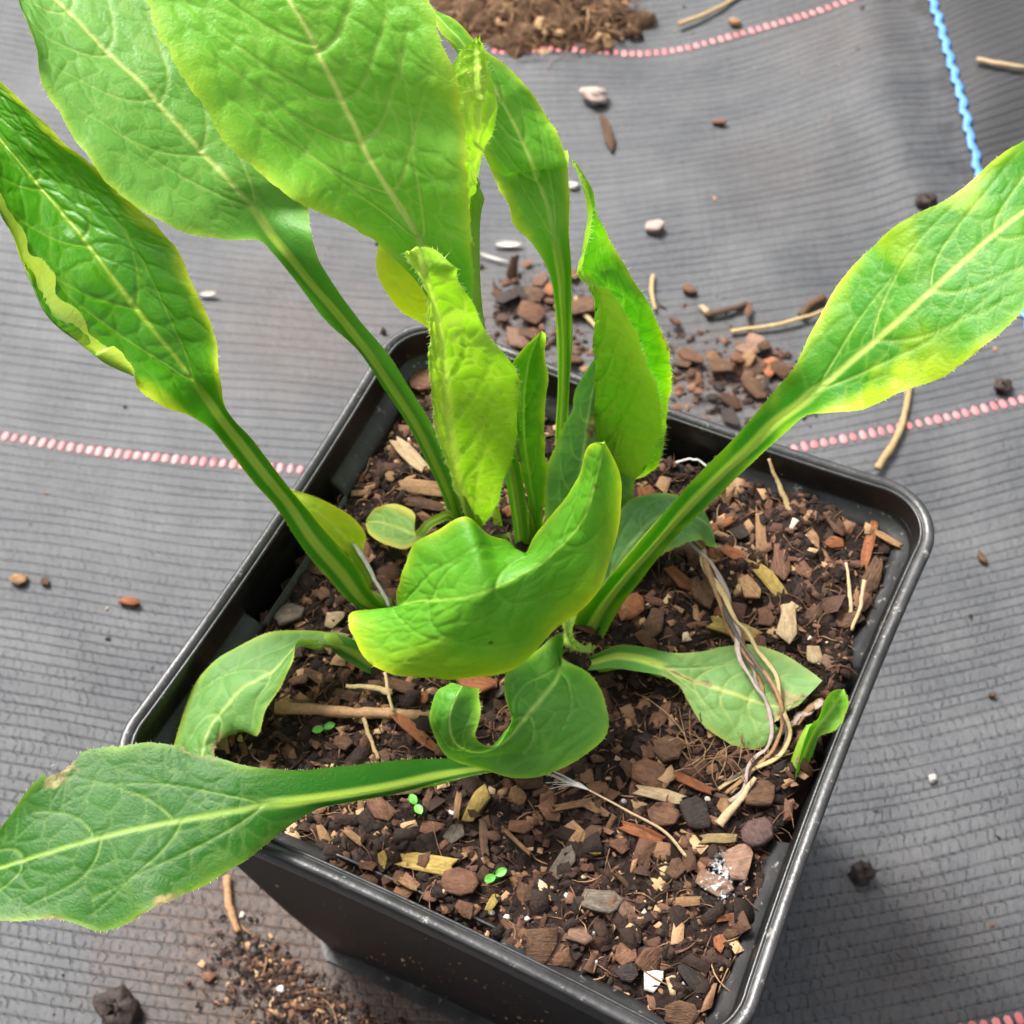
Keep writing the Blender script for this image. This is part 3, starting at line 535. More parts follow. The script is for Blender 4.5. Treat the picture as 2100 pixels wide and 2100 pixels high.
    for (su, sv, ru, rv) in (spots or []): spot = np.maximum(spot, 1-sstep(.6, 1.0, np.hypot((ub-su)/ru, (va-sv)/rv)+.35*NZ(xmm/.9+su*40, ymm/.9, 2)))
    ye = 0*xmm
    if yel: ye = yel(ub, va, nzl)
    V = P.reshape(-1, 3); F = grid_faces(n, nc)
    if bite is not None:
        cu = ub[F[:, 0]//nc, 0]; cv = va[F[:, 0]//nc, F[:, 0] % nc]; jx = .012*NZ(cu*60, cv*25)
        keep = np.ones(len(F), bool)
        for (bu, bv, ru, rv) in bite: keep &= ((cu-bu+jx)/ru)**2+((cv-bv+jx)/rv)**2 > 1
        F = F[keep]
    if sgn < 0: F = F[:, ::-1]
    me = mesh(name, V-np.array([0, 0, 0]), F, LM[mat], True, {'vein': vein, 'vfine': vf, 'edge': edge, 'und': und, 'pet': petf+0*xmm, 'yel': ye, 'blis': blis, 'spot': spot})
    par = plant if parent is None else parent
    o = link(name, me, par if par != 'top' else None)
    # keel: the round underside of stalk and midrib
    side = 1.0 if under else -1.0; ci = nc//2; st = max(1, int(.9/res)); Pm = P[::st, ci]; Nm = N[::st, ci]; um = ub[::st, 0]
    wst = (hl+hr)[::st]; rad = np.minimum(.40*wst, np.where(um > 0, .55*(1-um)**1.2+.08, 1.2)*(.35+.65*size))
    if fold: rad = rad*.7
    kp = um < .14; Pm, Nm, rad, um = Pm[kp], Nm[kp], (rad*(1-sstep(.02, .14, um)*.85))[kp], um[kp]
    v_, f_ = tube(Pm+side*Nm*(rad*(.1 if under else 1.02))[:, None], rad, 9)
    link('midrib', mesh('midrib', v_, f_, KEEL), o)
    # hairs on the margin (and all over hairy undersides)
    if size >= .5:
        hv = []
        for col, sg in ((0, -1), (nc-1, 1)):
            for i in range(2, n-2):
                if r.random() > (.62 if under or fold else .28): continue
                p = P[i, col]; d = (P[i, col]-P[i, col+(1 if col == 0 else -1)]); d /= np.linalg.norm(d)+1e-9; tg = P[i+1, col]-P[i-1, col]; tg /= np.linalg.norm(tg)+1e-9
                ln = r.uniform(.25, .75)*(1.1 if under or fold else .55); tip = p+ln*(d*.9+tg*r.normal(.25, .35)+N[i, col]*r.normal(.1, .4)); w_ = tg*.035
                hv += [p-w_, p+w_, tip]
        if under or fold:
            for _ in range(1300 if key == 'E' else 700):
                i = r.integers(3, n-3); j = r.integers(1, nc-1)
                if fold and va[0, j] > 0: continue
                p = P[i, j]; nn = N[i, j]; tg = P[i+1, j]-P[i-1, j]; tg /= np.linalg.norm(tg)+1e-9
                tip = p+r.uniform(.3, .75)*(nn*.8+r.normal(0, .4, 3)+tg*.3); hv += [p-tg*.03, p+tg*.03, tip]
        hv = np.array(hv); h = link('hairs', mesh('hairs', hv, np.arange(len(hv)).reshape(-1, 3), HAIR, False), o); h['kind'] = 'stuff'
    return o
def y_lime(u, v, nz): return np.clip(sstep(.62, 1.0, np.abs(v)+.3*nz)*.4+.9*sstep(.35, .8, v+.35*nz)*np.exp(-((u-.13)/.14)**2)+.1*sstep(.1, .5, nz)*(1-u), 0, 1)
def y_edge(a, lo=.55): return lambda u, v, nz: np.clip(a*sstep(lo, 1.0, np.abs(v)+.15*nz), 0, 1)
def y_all(a): return lambda u, v, nz: np.clip(a+.3*nz, 0, 1)
def y_low(a): return lambda u, v, nz: np.clip(a*sstep(.35, 1.0, v+.2*nz), 0, 1)
LEAVES = {'A':('dark',9,[-232,-36,780,-228,-22,760,-211,-21,780,-265,-61,825,-253,-46,810,-236,-41,825,-297,-65,880,-286,-46,870,-270,-31,880,-327,-69,950,-321,-49,940,-305,-37,950,-358,-62,1010,-355,-42,1000,-341,-36,1010,-383,-65,1060,-380,-43,1050,-366,-37,1060,-414,-62,1110,-412,-39,1100,-397,-33,1110,-432,-65,1150,-434,-38,1140,-413,-39,1150,-451,-72,1170,-453,-31,1160,-426,-34,1170,-470,-94,1202,-468,-29,1180,-427,-31,1205,-516,-93,1232,-501,-18,1210,-443,-5,1235,-568,-89,1262,-535,-9,1240,-462,14,1265,-605,-93,1302,-587,9,1280,-498,43,1305,-644,-67,1332,-646,34,1310,-532,59,1335,-683,-33,1362,-726,66,1340,-591,73,1365,-706,-24,1392,-784,87,1370,-652,81,1395,-757,3,1412,-845,115,1390,-731,103,1415,-831,54,1422,-918,151,1400,-827,142,1425,-913,119,1422,-982,185,1400,-923,177,1425,-1030,211,1400,-1029,211,1400,-1028,211,1400]),
'B':('matte',10,[-217,148,780,-213,157,770,-203,158,780,-230,149,840,-225,159,830,-211,161,840,-250,146,920,-240,152,910,-223,160,920,-272,142,1000,-260,147,990,-241,156,1000,-298,134,1075,-289,145,1060,-264,148,1075,-325,128,1145,-317,139,1130,-292,143,1145,-362,120,1195,-357,145,1180,-327,141,1195,-409,134,1235,-398,151,1220,-357,146,1235,-433,134,1270,-427,152,1260,-384,156,1270,-453,132,1290,-455,161,1280,-399,173,1290,-476,101,1310,-476,168,1300,-421,207,1290,-507,69,1340,-502,168,1330,-432,217,1320,-554,52,1370,-548,179,1360,-480,248,1350,-593,52,1400,-595,190,1390,-532,279,1380,-637,72,1425,-636,203,1415,-576,303,1405,-678,99,1445,-684,214,1435,-628,320,1425,-716,124,1470,-749,234,1460,-693,341,1450,-771,176,1490,-820,258,1480,-768,354,1470,-832,234,1500,-887,289,1490,-852,356,1480,-943,318,1490,-942,319,1490,-941,319,1490]),
'C':('light',8,[-111,146,790,-105,155,780,-92,153,790,-119,149,870,-112,158,860,-98,157,870,-131,157,940,-123,166,930,-110,168,940,-147,156,1020,-139,168,1010,-125,169,1020,-171,154,1120,-163,170,1110,-147,175,1120,-196,144,1220,-187,164,1210,-167,170,1220,-216,135,1290,-199,157,1280,-160,146,1290,-239,130,1335,-214,159,1320,-163,157,1325,-272,125,1370,-230,158,1355,-167,165,1360,-292,106,1405,-249,159,1390,-175,180,1395,-316,77,1445,-274,161,1430,-182,193,1435,-340,62,1475,-301,171,1460,-189,206,1465,-377,63,1495,-315,179,1480,-199,225,1485,-409,63,1525,-334,186,1510,-209,236,1515,-433,76,1545,-348,193,1530,-214,237,1535,-452,81,1560,-359,197,1545,-220,241,1550,-496,102,1590,-387,213,1575,-245,262,1580,-527,131,1610,-411,224,1595,-270,285,1600,-554,159,1630,-439,243,1615,-303,306,1620,-573,209,1645,-479,275,1630,-365,333,1635,-569,269,1645,-523,314,1630,-457,351,1635,-556,343,1630,-556,344,1630,-555,344,1630]),
'C2':('yellow',3,[-151,165,760,-146,167,760,-141,170,760,-193,205,840,-186,208,840,-179,211,840,-236,219,1040,-228,227,1040,-219,237,1040,-243,166,1190,-218,169,1190,-200,187,1190,-265,133,1260,-230,158,1260,-202,190,1260,-287,140,1300,-246,159,1300,-213,188,1300,-291,157,1330,-260,164,1330,-232,201,1330,-286,169,1350,-275,174,1350,-259,206,1350,-290,195,1360,-289,196,1360,-288,196,1360]),
'D1':('under',4,[-94,160,780,-89,162,780,-86,167,780,-104,172,890,-99,175,890,-93,178,890,-143,201,1000,-138,203,1000,-131,207,1000,-203,210,1180,-199,221,1170,-198,234,1160,-241,291,1310,-244,312,1290,-249,333,1270,-244,298,1350,-246,321,1330,-247,344,1310,-245,301,1380,-245,325,1360,-248,364,1330,-244,298,1410,-243,329,1390,-236,361,1360,-255,313,1430,-248,342,1410,-241,381,1380,-268,331,1450,-255,359,1430,-256,399,1400,-275,343,1460,-265,381,1440,-267,409,1420,-278,375,1460,-272,394,1450,-273,413,1440,-271,400,1460,-270,400,1460,-270,400,1460]),
'G':('mid',6,[-100,264,795,-96,270,790,-89,269,795,-112,290,876,-107,298,870,-97,297,876,-127,331,946,-122,339,940,-113,338,946,-140,359,1010,-136,370,1000,-124,366,1010,-157,384,1050,-151,396,1040,-136,393,1050,-175,401,1090,-166,421,1080,-148,419,1090,-197,404,1130,-183,438,1120,-163,448,1130,-220,395,1170,-212,465,1160,-186,494,1160,-246,402,1210,-247,489,1200,-207,531,1190,-268,418,1230,-222,454,1220,-189,489,1210,-279,420,1260,-241,464,1250,-210,508,1240,-285,423,1290,-266,476,1280,-239,529,1260,-292,425,1320,-284,478,1310,-264,528,1290,-316,453,1330,-303,485,1330,-294,529,1310,-341,475,1360,-333,488,1360,-329,515,1350,-370,484,1380,-363,494,1380,-369,523,1370,-402,509,1390,-401,510,1390,-401,510,1390]),
'L':('lime',9,[17,45,750,37,46,740,61,27,750,26,58,815,49,76,800,74,78,815,57,79,895,76,105,880,100,108,895,88,115,965,109,142,950,130,148,965,115,151,1025,134,163,1010,159,166,1025,144,180,1085,165,192,1070,190,194,1085,172,211,1135,193,213,1120,212,208,1130,190,230,1175,212,227,1160,231,214,1170,203,250,1205,232,238,1190,247,226,1195,215,259,1235,250,250,1220,275,227,1215,219,297,1260,271,271,1250,312,234,1235,226,343,1290,290,288,1280,344,247,1265,245,383,1330,318,316,1320,387,265,1305,279,409,1370,348,357,1360,417,289,1345,316,436,1400,377,403,1390,440,331,1375,347,487,1420,408,451,1410,463,383,1395,384,550,1430,439,514,1420,484,444,1405,428,610,1430,470,591,1420,500,545,1405,499,683,1410,500,683,1410,501,683,1410]),
'M':('bright',3,[-59,-14,760,-55,-9,760,-52,-5,760,-119,-54,830,-116,-49,830,-116,-43,830,-165,-86,900,-162,-81,900,-168,-75,900,-166,-95,960,-160,-101,960,-218,-124,930,-160,-98,1000,-137,-114,1000,-202,-150,930,-157,-91,1030,-110,-116,1030,-171,-178,935,-149,-67,1060,-77,-119,1060,-127,-187,940,-118,-50,1090,-49,-116,1080,-84,-175,945,-87,-33,1120,-29,-106,1090,-37,-163,950,-68,-14,1070,-15,-88,1090,2,-141,960,-45,1,1050,2,-68,1095,31,-108,975,-20,-16,1060,18,-51,1105,51,-72,1000,-1,-5,1100,36,-35,1130,75,-55,1040,14,13,1140,52,-20,1160,95,-40,1090,26,33,1180,63,-10,1200,99,-4,1140,38,34,1230,66,3,1240,96,11,1200,53,22,1280,69,8,1280,85,20,1260,68,17,1300,69,18,1300,69,18,1300]),
'N':('cool',1,[20,27,770,23,28,770,28,26,770,27,-23,890,48,-52,870,49,-39,870,13,-65,900,58,-85,895,93,-47,875,0,-109,920,57,-116,910,131,-82,875,14,-148,940,52,-147,915,141,-120,865,39,-177,960,46,-167,910,124,-158,855,51,-192,970,38,-186,900,94,-190,845,49,-218,960,23,-204,890,61,-211,845,34,-226,950,4,-225,900,19,-223,860,16,-228,960,-9,-236,930,-16,-241,890,11,-213,975,-17,-235,970,-40,-238,930,4,-199,980,-19,-226,1000,-50,-227,970,-4,-188,980,-19,-210,1010,-50,-207,990,-9,-175,975,-22,-189,1000,-40,-188,990]),
'O':('deep',7,[45,-40,760,50,-47,760,53,-54,760,44,-173,820,50,-181,820,52,-186,820,14,-209,858,18,-218,850,22,-221,847,-35,-239,875,-26,-258,865,-22,-262,860,-80,-274,895,-65,-298,880,-63,-303,870,-132,-314,910,-115,-342,895,-108,-344,885,-187,-350,920,-162,-378,905,-142,-376,890,-231,-368,925,-194,-400,910,-164,-417,890,-285,-376,930,-226,-427,915,-183,-468,895,-338,-385,930,-271,-459,915,-214,-515,895,-388,-411,930,-323,-498,915,-253,-570,900,-439,-444,925,-374,-539,910,-292,-613,890,-465,-501,920,-426,-581,900,-356,-628,895,-482,-570,900,-471,-612,880,-403,-651,890,-524,-622,870,-523,-639,850,-476,-670,870,-571,-665,820,-570,-664,820,-569,-664,820]),
'P':('dull',3,[-152,-83,760,-149,-93,760,-147,-100,760,-192,-112,790,-194,-118,780,-195,-128,780,-225,-116,835,-229,-128,820,-240,-137,810,-264,-125,850,-258,-144,850,-268,-142,840,-303,-136,850,-286,-165,860,-282,-170,890,-344,-165,850,-296,-206,865,-274,-207,890,-375,-201,840,-311,-230,860,-276,-233,870,-396,-232,830,-330,-251,850,-283,-264,850,-404,-261,820,-338,-275,840,-282,-293,830,-401,-298,810,-347,-302,830,-309,-298,820,-391,-337,800,-346,-330,820,-319,-309,810,-381,-365,790,-337,-355,810,-314,-335,800,-335,-387,800,-329,-384,800,-322,-381,800]),
'Q':('pale',4,[41,32,750,45,24,750,48,16,750,67,16,802,70,12,792,76,-4,802,100,31,832,104,23,817,110,-3,832,138,42,837,140,30,822,142,6,832,173,52,832,171,31,822,169,16,827,202,67,832,198,30,822,194,17,822,226,89,827,229,31,822,214,2,817,254,108,822,263,31,827,247,-22,812,286,115,822,296,33,827,285,-30,807,321,112,827,325,37,827,313,-27,807,350,103,832,343,41,832,337,-10,812,372,93,837,355,50,832,349,25,822]),
'E':('under',1,[-182,147,790,-177,149,790,-170,152,790,-189,152,815,-179,142,830,-162,173,800,-192,141,865,-179,132,880,-148,166,850,-195,126,935,-180,118,950,-134,159,920,-192,105,1025,-174,101,1040,-113,150,1010,-192,89,1105,-169,88,1120,-101,145,1090,-185,72,1195,-162,76,1210,-90,126,1180,-176,59,1275,-157,66,1290,-94,110,1260,-175,60,1325,-158,63,1340,-123,104,1310,-168,58,1385,-160,61,1390,-123,81,1375,-167,48,1425,-161,50,1430,-139,76,1415,-171,41,1455,-163,44,1460,-142,69,1445,-181,45,1465,-172,47,1470,-170,73,1455,-178,45,1475,-177,46,1475,-175,46,1475]),
'H':('bright',1,[-83,154,790,-82,162,780,-72,152,805,-88,157,830,-86,165,820,-73,160,845,-91,152,890,-87,161,880,-67,152,905,-93,141,980,-89,151,970,-61,144,995,-95,134,1060,-94,149,1050,-63,143,1075,-101,136,1130,-96,153,1120,-62,141,1145,-103,133,1190,-91,150,1180,-59,136,1205,-101,131,1230,-87,153,1220,-63,141,1245,-84,145,1260,-80,159,1250,-65,143,1275,-74,159,1270,-74,159,1270,-73,160,1270]),
'I':('fold',1,[10,245,775,4,246,770,12,253,765,11,262,850,-10,263,830,5,295,810,43,245,940,-33,265,900,42,303,870,57,252,1020,-40,266,970,40,336,930,61,237,1100,-42,263,1050,40,344,1000,48,223,1180,-42,256,1130,44,316,1080,31,216,1245,-42,249,1200,36,305,1150,8,218,1290,-41,244,1250,17,300,1200,-18,218,1320,-44,232,1290,-3,298,1240,-38,202,1340,-53,228,1320,-25,296,1280,-40,197,1380,-54,240,1360,-37,277,1330,-49,229,1415,-52,244,1400,-44,258,1380,-63,243,1438,-64,256,1430,-56,261,1420,-84,265,1450,-83,265,1450,-82,266,1450]),
'J':('grey',1,[-67,173,760,-62,175,760,-57,177,760,-79,187,790,-55,198,790,-14,207,790,-84,189,845,-50,216,830,21,234,830,-92,211,905,-47,233,890,28,250,890,-77,223,955,-52,259,940,21,272,940,-74,249,1005,-57,283,990,-2,288,990,-76,271,1045,-59,306,1030,-21,299,1030,-66,331,1050,-64,332,1050,-62,333,1050]),
'K':('grey',1,[20,96,765,27,98,760,31,105,745,20,148,815,41,139,810,57,147,795,16,194,845,52,182,840,87,181,825,35,246,870,76,228,865,121,211,850,80,278,865,111,254,860,139,229,845,128,287,835,142,268,830,149,244,815,158,257,800,161,259,800,165,260,800]),
'R':('yellow',3,[-269,-7,768,-270,1,760,-267,4,760,-287,3,783,-285,11,775,-282,16,775,-302,7,808,-300,17,800,-294,22,800,-319,8,838,-311,19,830,-295,25,830,-341,7,858,-325,22,850,-294,34,850,-364,9,878,-348,25,870,-317,43,870,-383,12,898,-375,26,890,-355,41,890,-411,33,900,-410,34,900,-408,34,900]),
'S':('yellowround',3,[-213,154,793,-211,149,790,-209,145,787,-215,122,843,-211,118,840,-207,113,837,-227,92,853,-222,90,850,-216,87,847,-239,77,838,-231,76,835,-225,72,832,-254,108,828,-249,80,825,-241,56,822,-290,121,818,-275,87,815,-265,54,812,-315,113,808,-303,90,805,-296,60,802,-327,102,798,-323,90,795,-319,77,792,-331,89,790,-330,89,790,-329,90,790]),
'T':('under',0,[34,36,910,37,38,910,45,28,930,34,6,910,39,8,910,49,0,930,37,-13,900,42,-8,900,52,-16,920,45,-25,890,49,-17,890,57,-22,910,64,-24,880,64,-18,880,68,-22,900,79,-11,880,80,-11,880,80,-10,880]),
'U':('mid',4,[387,-42,800,389,-32,780,392,-30,780,383,-38,815,388,-26,795,393,-23,795,381,-24,830,386,-12,810,394,-10,810,379,-3,845,386,6,825,394,10,825,379,19,855,388,25,835,395,18,835,384,24,865,391,33,845,412,30,845,385,42,875,396,48,855,415,51,855,391,57,885,400,62,865,413,64,865,400,75,870,401,75,870,402,76,870])}
OPT = {
'A': dict(curl=1, nsec=5, bul=1.2, yel=y_edge(.5, .75), label='glossy dark green leaf with pale upcurled margin'),
'B': dict(nsec=5, bul=.75, label='matte grey green leaf behind the largest leaf'),
'C': dict(serr=1, nsec=6, bul=1.3, yel=y_edge(.18, .75), label='largest light green leaf reaching the top edge'),
'C2': dict(nsec=3, size=.8, yel=y_all(.35)), 'D1': dict(under=True, nsec=3, size=.8, label='folded narrow leaf showing its hairy underside'),
'G': dict(nsec=5, yel=y_edge(.25, .7)), 'L': dict(nsec=5, yel=y_lime, bul=.75, label='long stalked leaf with yellowing margins at the right'),
'M': dict(nsec=4, size=.95, yel=y_low(.32), label='wavy bright green leaf in front'), 'N': dict(nsec=3, size=.9, label='cupped leaf with a rolled tip'),
'O': dict(nsec=4, bul=.6, bite=[(.52, -1.04, .05, .16), (.13, -1.03, .035, .1)], spots=[(.52, -.95, .06, .25), (.13, -1.0, .05, .12), (.3, 1.0, .05, .12), (.62, 1.0, .03, .08)], label='dark green leaf hanging over the front left corner'),
'P': dict(nsec=3, size=.9, bite=[(.86, .98, .12, .55)], spots=[(.86, .98, .14, .63)], label='small arched leaf with a bitten edge'), 'Q': dict(nsec=4, size=.9, bite=[(1.0, .35, .12, .30)], spots=[(.30, .0, .05, .16), (.88, -.2, .14, .25), (.15, .05, .14, .1), (1.0, .35, .17, .4)], label='dull flat leaf with a chewed tip lying on the soil'),
'E': dict(under=True, nsec=5, yel=lambda u, v, nz: .45*sstep(-.02, -.2, v)+.1*nz, label='upright leaf showing its hairy pale underside'), 'H': dict(nsec=3, size=.8),  # E: left half painted lighter for the light it catches
'I': dict(fold=True, nsec=6, label='upright leaf folded along its midrib'), 'J': dict(nsec=4, size=.9, spots=[(.62, .1, .08, .16)]), 'K': dict(nsec=3, size=.8),
'R': dict(nsec=2, size=.5, yel=y_all(.3)), 'S': dict(nsec=2, size=.5, yel=y_edge(.9, .5)), 'T': dict(nsec=2, size=.5, under=True)}
LEAFOBJ = {}
for i, (k, (mat, bl, dat)) in enumerate(LEAVES.items()):
    op = dict(OPT.get(k, {})); lab = op.pop('label', None)
    if k == 'U': continue
    LEAFOBJ[k] = make_leaf(k, np.array(dat)/10.0, mat, bl, seed=i, **op)
    if lab: LEAFOBJ[k]['label'] = lab
# crown where the stalks meet
def lump(cx, cy, cz, rx, ry, rz, seed, n=14, mm_=20):
    th = np.linspace(0, 2*np.pi, mm_, endpoint=False); ph = np.linspace(.02, math.pi-.02, n); T, Pp = np.meshgrid(th, ph)
    d = np.stack([np.cos(T)*np.sin(Pp), np.sin(T)*np.sin(Pp), np.cos(Pp)], -1)
    k = 1+.28*NZ(d[..., 0]*2+seed*7, d[..., 1]*2+d[..., 2]*1.7+seed, 3)
    v = d*k[..., None]*[rx, ry, rz]+[cx, cy, cz]; return v.reshape(-1, 3), grid_faces(n, mm_, True)
v, f = lump(-6, 11, 76.2, 12, 7, 2.6, 2); link('crown', mesh('crown', v, f, keel_mat('crown_green', (86, 112, 30), (124, 152, 52))), plant)
# ------------------------------------------------------------------ loose things lying in the pot
k, (mat, bl, dat) = 'U', LEAVES['U']
o = make_leaf('U', np.array(dat)/10.0, mat, bl, seed=40, size=.5, nsec=2, parent='top', name='curled_leaf')
tag(o, 'small curled green leaf standing against the right inside rim', 'leaf')
STRAWM = BARK['straw']; DRYM = BARK['tan']
def straw(name, label, pts, r0, r1, colk='straw', cat='straw', flat=.6, sides=7, group=None, seed=1):
    p = spline(pts, .5); q = np.linspace(0, 1, len(p)); rad = (r0+(r1-r0)*q)*(1+.12*NZ(q*14+seed, seed*3.1, 2)); p = p+np.stack([.12*NZ(q*8+seed, 1.1), .12*NZ(q*8+seed, 5.1), 0*q], 1)
    v, f = tube(p, rad, sides, flat); o = link(name, mesh(name, v, f, BARK[colk])); return tag(o, label, cat, group)
straw('dry_stalk', 'dry brown ridged stalk lying on the soil below the wavy front leaf', [(-29.4, -23.6, 79.6), (-19.8, -19.8, 79.4), (-9.1, -15.3, 79.2)], .85, .75, 'tan', 'stalk', .9)
POTSTRAW = [('pale thin straw beside the right inside rim, left of a pair', [(34.0, 30.7, 80.5), (36.4, 25.5, 79.8), (37.8, 21.8, 79.0)], .22, .35), ('pale spindle shaped straw beside the right inside rim, right of a pair', [(37.2, 28.1, 82), (38.0, 24.5, 81), (38.2, 20.9, 79.6)], .3, .25),
  ('greenish white frayed straw splinter pointing down beside a dark chip', [(33.7, -6.3, 81), (32.9, -10, 80.6), (31.7, -14.1, 79.8)], .3, .7), ('white straw slanting down right behind the yellow green little leaf', [(-31.6, 2.8, 84), (-27.5, .4, 81.5), (-22.9, -2.6, 79)], .32, .26),
  ('short pale straw just above the dry brown stalk', [(-22.1, -16.8, 80), (-19, -15.6, 80), (-16, -14.9, 79.7)], .3, .5), ('thin straw slanting from the dry stalk to the bottom left leaf stalk', [(-17.9, -19.8, 79.5), (-15.6, -22, 79.4), (-13.1, -24.3, 79)], .3, .28),
  ('tan straw leaning against the back rim right of the big leaf stalk', [(17.9, 41.0, 84), (20.5, 39, 81.8), (23.7, 36.2, 79.8)], .25, .5), ('thin whitish root curving along the back wall', [(4.8, 37.7, 79.6), (7.3, 39.2, 80), (9.8, 39.0, 79.6)], .2, .2), ('pale straw crossing the dry brown stalk upright', [(-17.5, -13.5, 82), (-16.2, -15.4, 81.6), (-14.2, -17.7, 80.4)], .25, .2)]
for i, (lb, p, a, b) in enumerate(POTSTRAW): straw('straw', lb, p, a, b, 'white' if i in (3, 7) else 'pale' if i in (0, 1, 2) else 'straw', 'straw', .5, group='straws in the pot', seed=i+3)
# withered brown stem with frayed roots lying over the flat right leaf
dry = thing('withered_stem', 'withered brown twisted stem with frayed roots lying across the flat right leaf', 'dead stem', (30, 5, 80))
def dryline(nm, pts, r0, r1, sd, k=3, spread=.5):
    for j in range(k):
        p = spline(pts, .6); q = np.linspace(0, 1, len(p)); p = p+spread*np.stack([NZ(q*5+sd+j*3, j*4.7, 2), NZ(q*5+sd+j*5, 9+j*3.3, 2), .6*np.abs(NZ(q*5+j*2, 20+j))], 1)
        v, f = tube(p, (r0+(r1-r0)*q)*(1+.35*NZ(q*20+j, sd)), 6, .13+.06*(j % 3)); link(nm, mesh(nm, v, f, BARK[['pinkpale', 'tan', 'grey', 'straw'][j % 4]]), dry)
dryline('strand', [(11.3, 25.8, 80.6), (16.0, 22.2, 81.6), (21.0, 15.2, 82.6), (26.7, 8.7, 84.4), (30.5, 5.9, 84), (33.5, 2.8, 83.2), (35.3, .8, 81.6), (35.3, -1.8, 80.5), (33, -5.6, 80), (30.7, -9.3, 79.5)], .46, .24, 1, 4, 1.5)
dryline('side_strand', [(23.8, 12.9, 83.2), (27.5, 7.9, 83.4), (30, 5.2, 82.6), (30.9, 3.5, 81.8), (30.8, .1, 80.8), (30.9, -1.9, 79.8)], .35, .2, 4, 2, .45)
dryline('side_strand', [(38.0, 7.3, 82.4), (35.6, 3.1, 81.5), (33, -.5, 80)], .5, .4, 7, 2, .4)
def in_root(r, n):
    a = r.uniform(0, 1, n); x = 20+15*a+r.normal(0, 1.2, n); y = -3.5-3.0*np.sin(a*3)+1.5*a+r.normal(0, 1.4, n); return x, y, soil_z(x, y)+r.uniform(.2, 1.4, n)
v, f, tn = fibre_cloud(34, in_root, 3, 11, .08, 21, .5, .7, .98); o = link('root_fibres', mesh('root_fibres', v, f, CRUMB, True, {'tone': tn}), dry); o['kind'] = 'stuff'
# feathery white grass tuft
fea = thing('feathery_tuft', 'white wispy feathered grass tuft with a thin stem on the soil', 'grass tuft', (22, -18, 80))
p = spline([(29.5, -19.8, 79.6), (26.3, -18.4, 80.6), (20.5, -18.0, 81.6), (14.8, -17.6, 82)], .5)
v, f = tube(p, np.linspace(.24, .12, len(p)), 6); link('stem', mesh('stem', v, f, BARK['pale']), fea)
for j in range(13):
    e = (14.8-random.uniform(3.2, 6.4), -17.6+random.uniform(-3.4, 1.6), 82+random.uniform(-1.2, 1.2)); mdl = ((14.8+e[0])/2, (-17.6*.65+e[1]*.35)+random.uniform(-.3, .3), 82.2)
    p = spline([(14.8, -17.6, 82), mdl, e], .35); v, f = tube(p, np.linspace(.075, .03, len(p)), 5); link('bristle', mesh('bristle', v, f, BARK['white']), fea)
# silky white webbing over the chips at the front right
m = Mat('web_silk'); SILK = m.out(m.pbr(srgb(226, 228, 230), .3, .6))
def in_web(r, n):
    x = 34.5+r.normal(0, 2.3, n); y = -20.5+r.normal(0, 2.6, n); x = np.minimum(x, 38.6); return x, y, soil_z(x, y)+r.uniform(.9, 2.2, n)
k_ = 44; gx = np.linspace(31.2, 37.6, k_); gy = np.linspace(-24.4, -16.8, k_); X, Y = np.meshgrid(gx, gy)
q = np.hypot((X-34.4)/3.1, (Y+20.6)/3.6)+.35*NZ(X/1.1, Y/1.1, 2); Z = soil_z(X, Y)+1.75*(1-.5*q**2)+.35*NZ(X/.7+20, Y/.7, 2)
m = Mat('web_film'); c = m.obj(); al = m.ramp(m.noise(900, c, 5, .75), [(.50, 0.0), (.62, .9)]); edge_ = m.attr('fade')
SILK = m.out(m.n('ShaderNodeMixShader', {0: m.math('MULTIPLY', al, edge_), 1: m.n('ShaderNodeBsdfTransparent').outputs[0], 2: m.pbr(srgb(206, 208, 210), .28, .7, m.bump(m.noise(1400, c, 4), .0004, 1.0))}).outputs[0])
o = link('web_film', mesh('web_film', np.stack([X, Y, Z], -1).reshape(-1, 3), grid_faces(k_, k_), SILK, True, {'fade': 1-sstep(.55, 1.0, q)})); tag(o, 'silvery white webbing over brown chips by the front right rim', 'web')
# tiny two leaved seedlings
m = Mat('seedling_green'); SEED = m.out(m.n('ShaderNodeMixShader', {0: .3, 1: m.pbr(m.ramp(m.noise(900, m.obj(), 2), [(.3, srgb(70, 150, 50)), (.7, srgb(120, 195, 80))]), .4, .4), 2: m.n('ShaderNodeBsdfTranslucent', {'Color': (*srgb(130, 200, 60), 1)}).outputs[0]}).outputs[0])
for (x, y, ang, lb) in [(-22.4, -23.0, 45, 'tiny two leaved green seedling below the dry brown stalk'), (-5.5, -28.0, -35, 'tiny two leaved green seedling just below the bottom left leaf stalk'), (8.3, -32.4, 55, 'tiny two leaved green seedling near the front rim beside a red brown chip')]:
    z = float(soil_z(x, y)); s = thing('seedling', lb, 'seedling', (x, y, z), 'tiny seedlings in the soil')
    v, f = tube(spline([(x, y, z-.6), (x+.1, y, z+.5), (x, y, z+1.3)], .3), .16, 6); link('stem', mesh('stem', v, f, SEED), s)
    for sg in (-1, 1):
        n, k = 9, 7; vv_ = []
        for i in range(n):
            q = i/(n-1); wd = .58*math.sin(math.pi*min(1, q*.86+.12))**.7*(1 if q < 1 else 0)
            for j in range(k):
                a = j/(k-1)*2-1; lx = sg*(.12+q*1.55); ly = a*wd; c_, s__ = math.cos(math.radians(ang)), math.sin(math.radians(ang))
                vv_.append((x+lx*c_-ly*s__, y+lx*s__+ly*c_, z+1.35+.35*q-.25*q*q+.12*a*a))
        link('cotyledon', mesh('cotyledon', vv_, grid_faces(n, k), SEED), s)
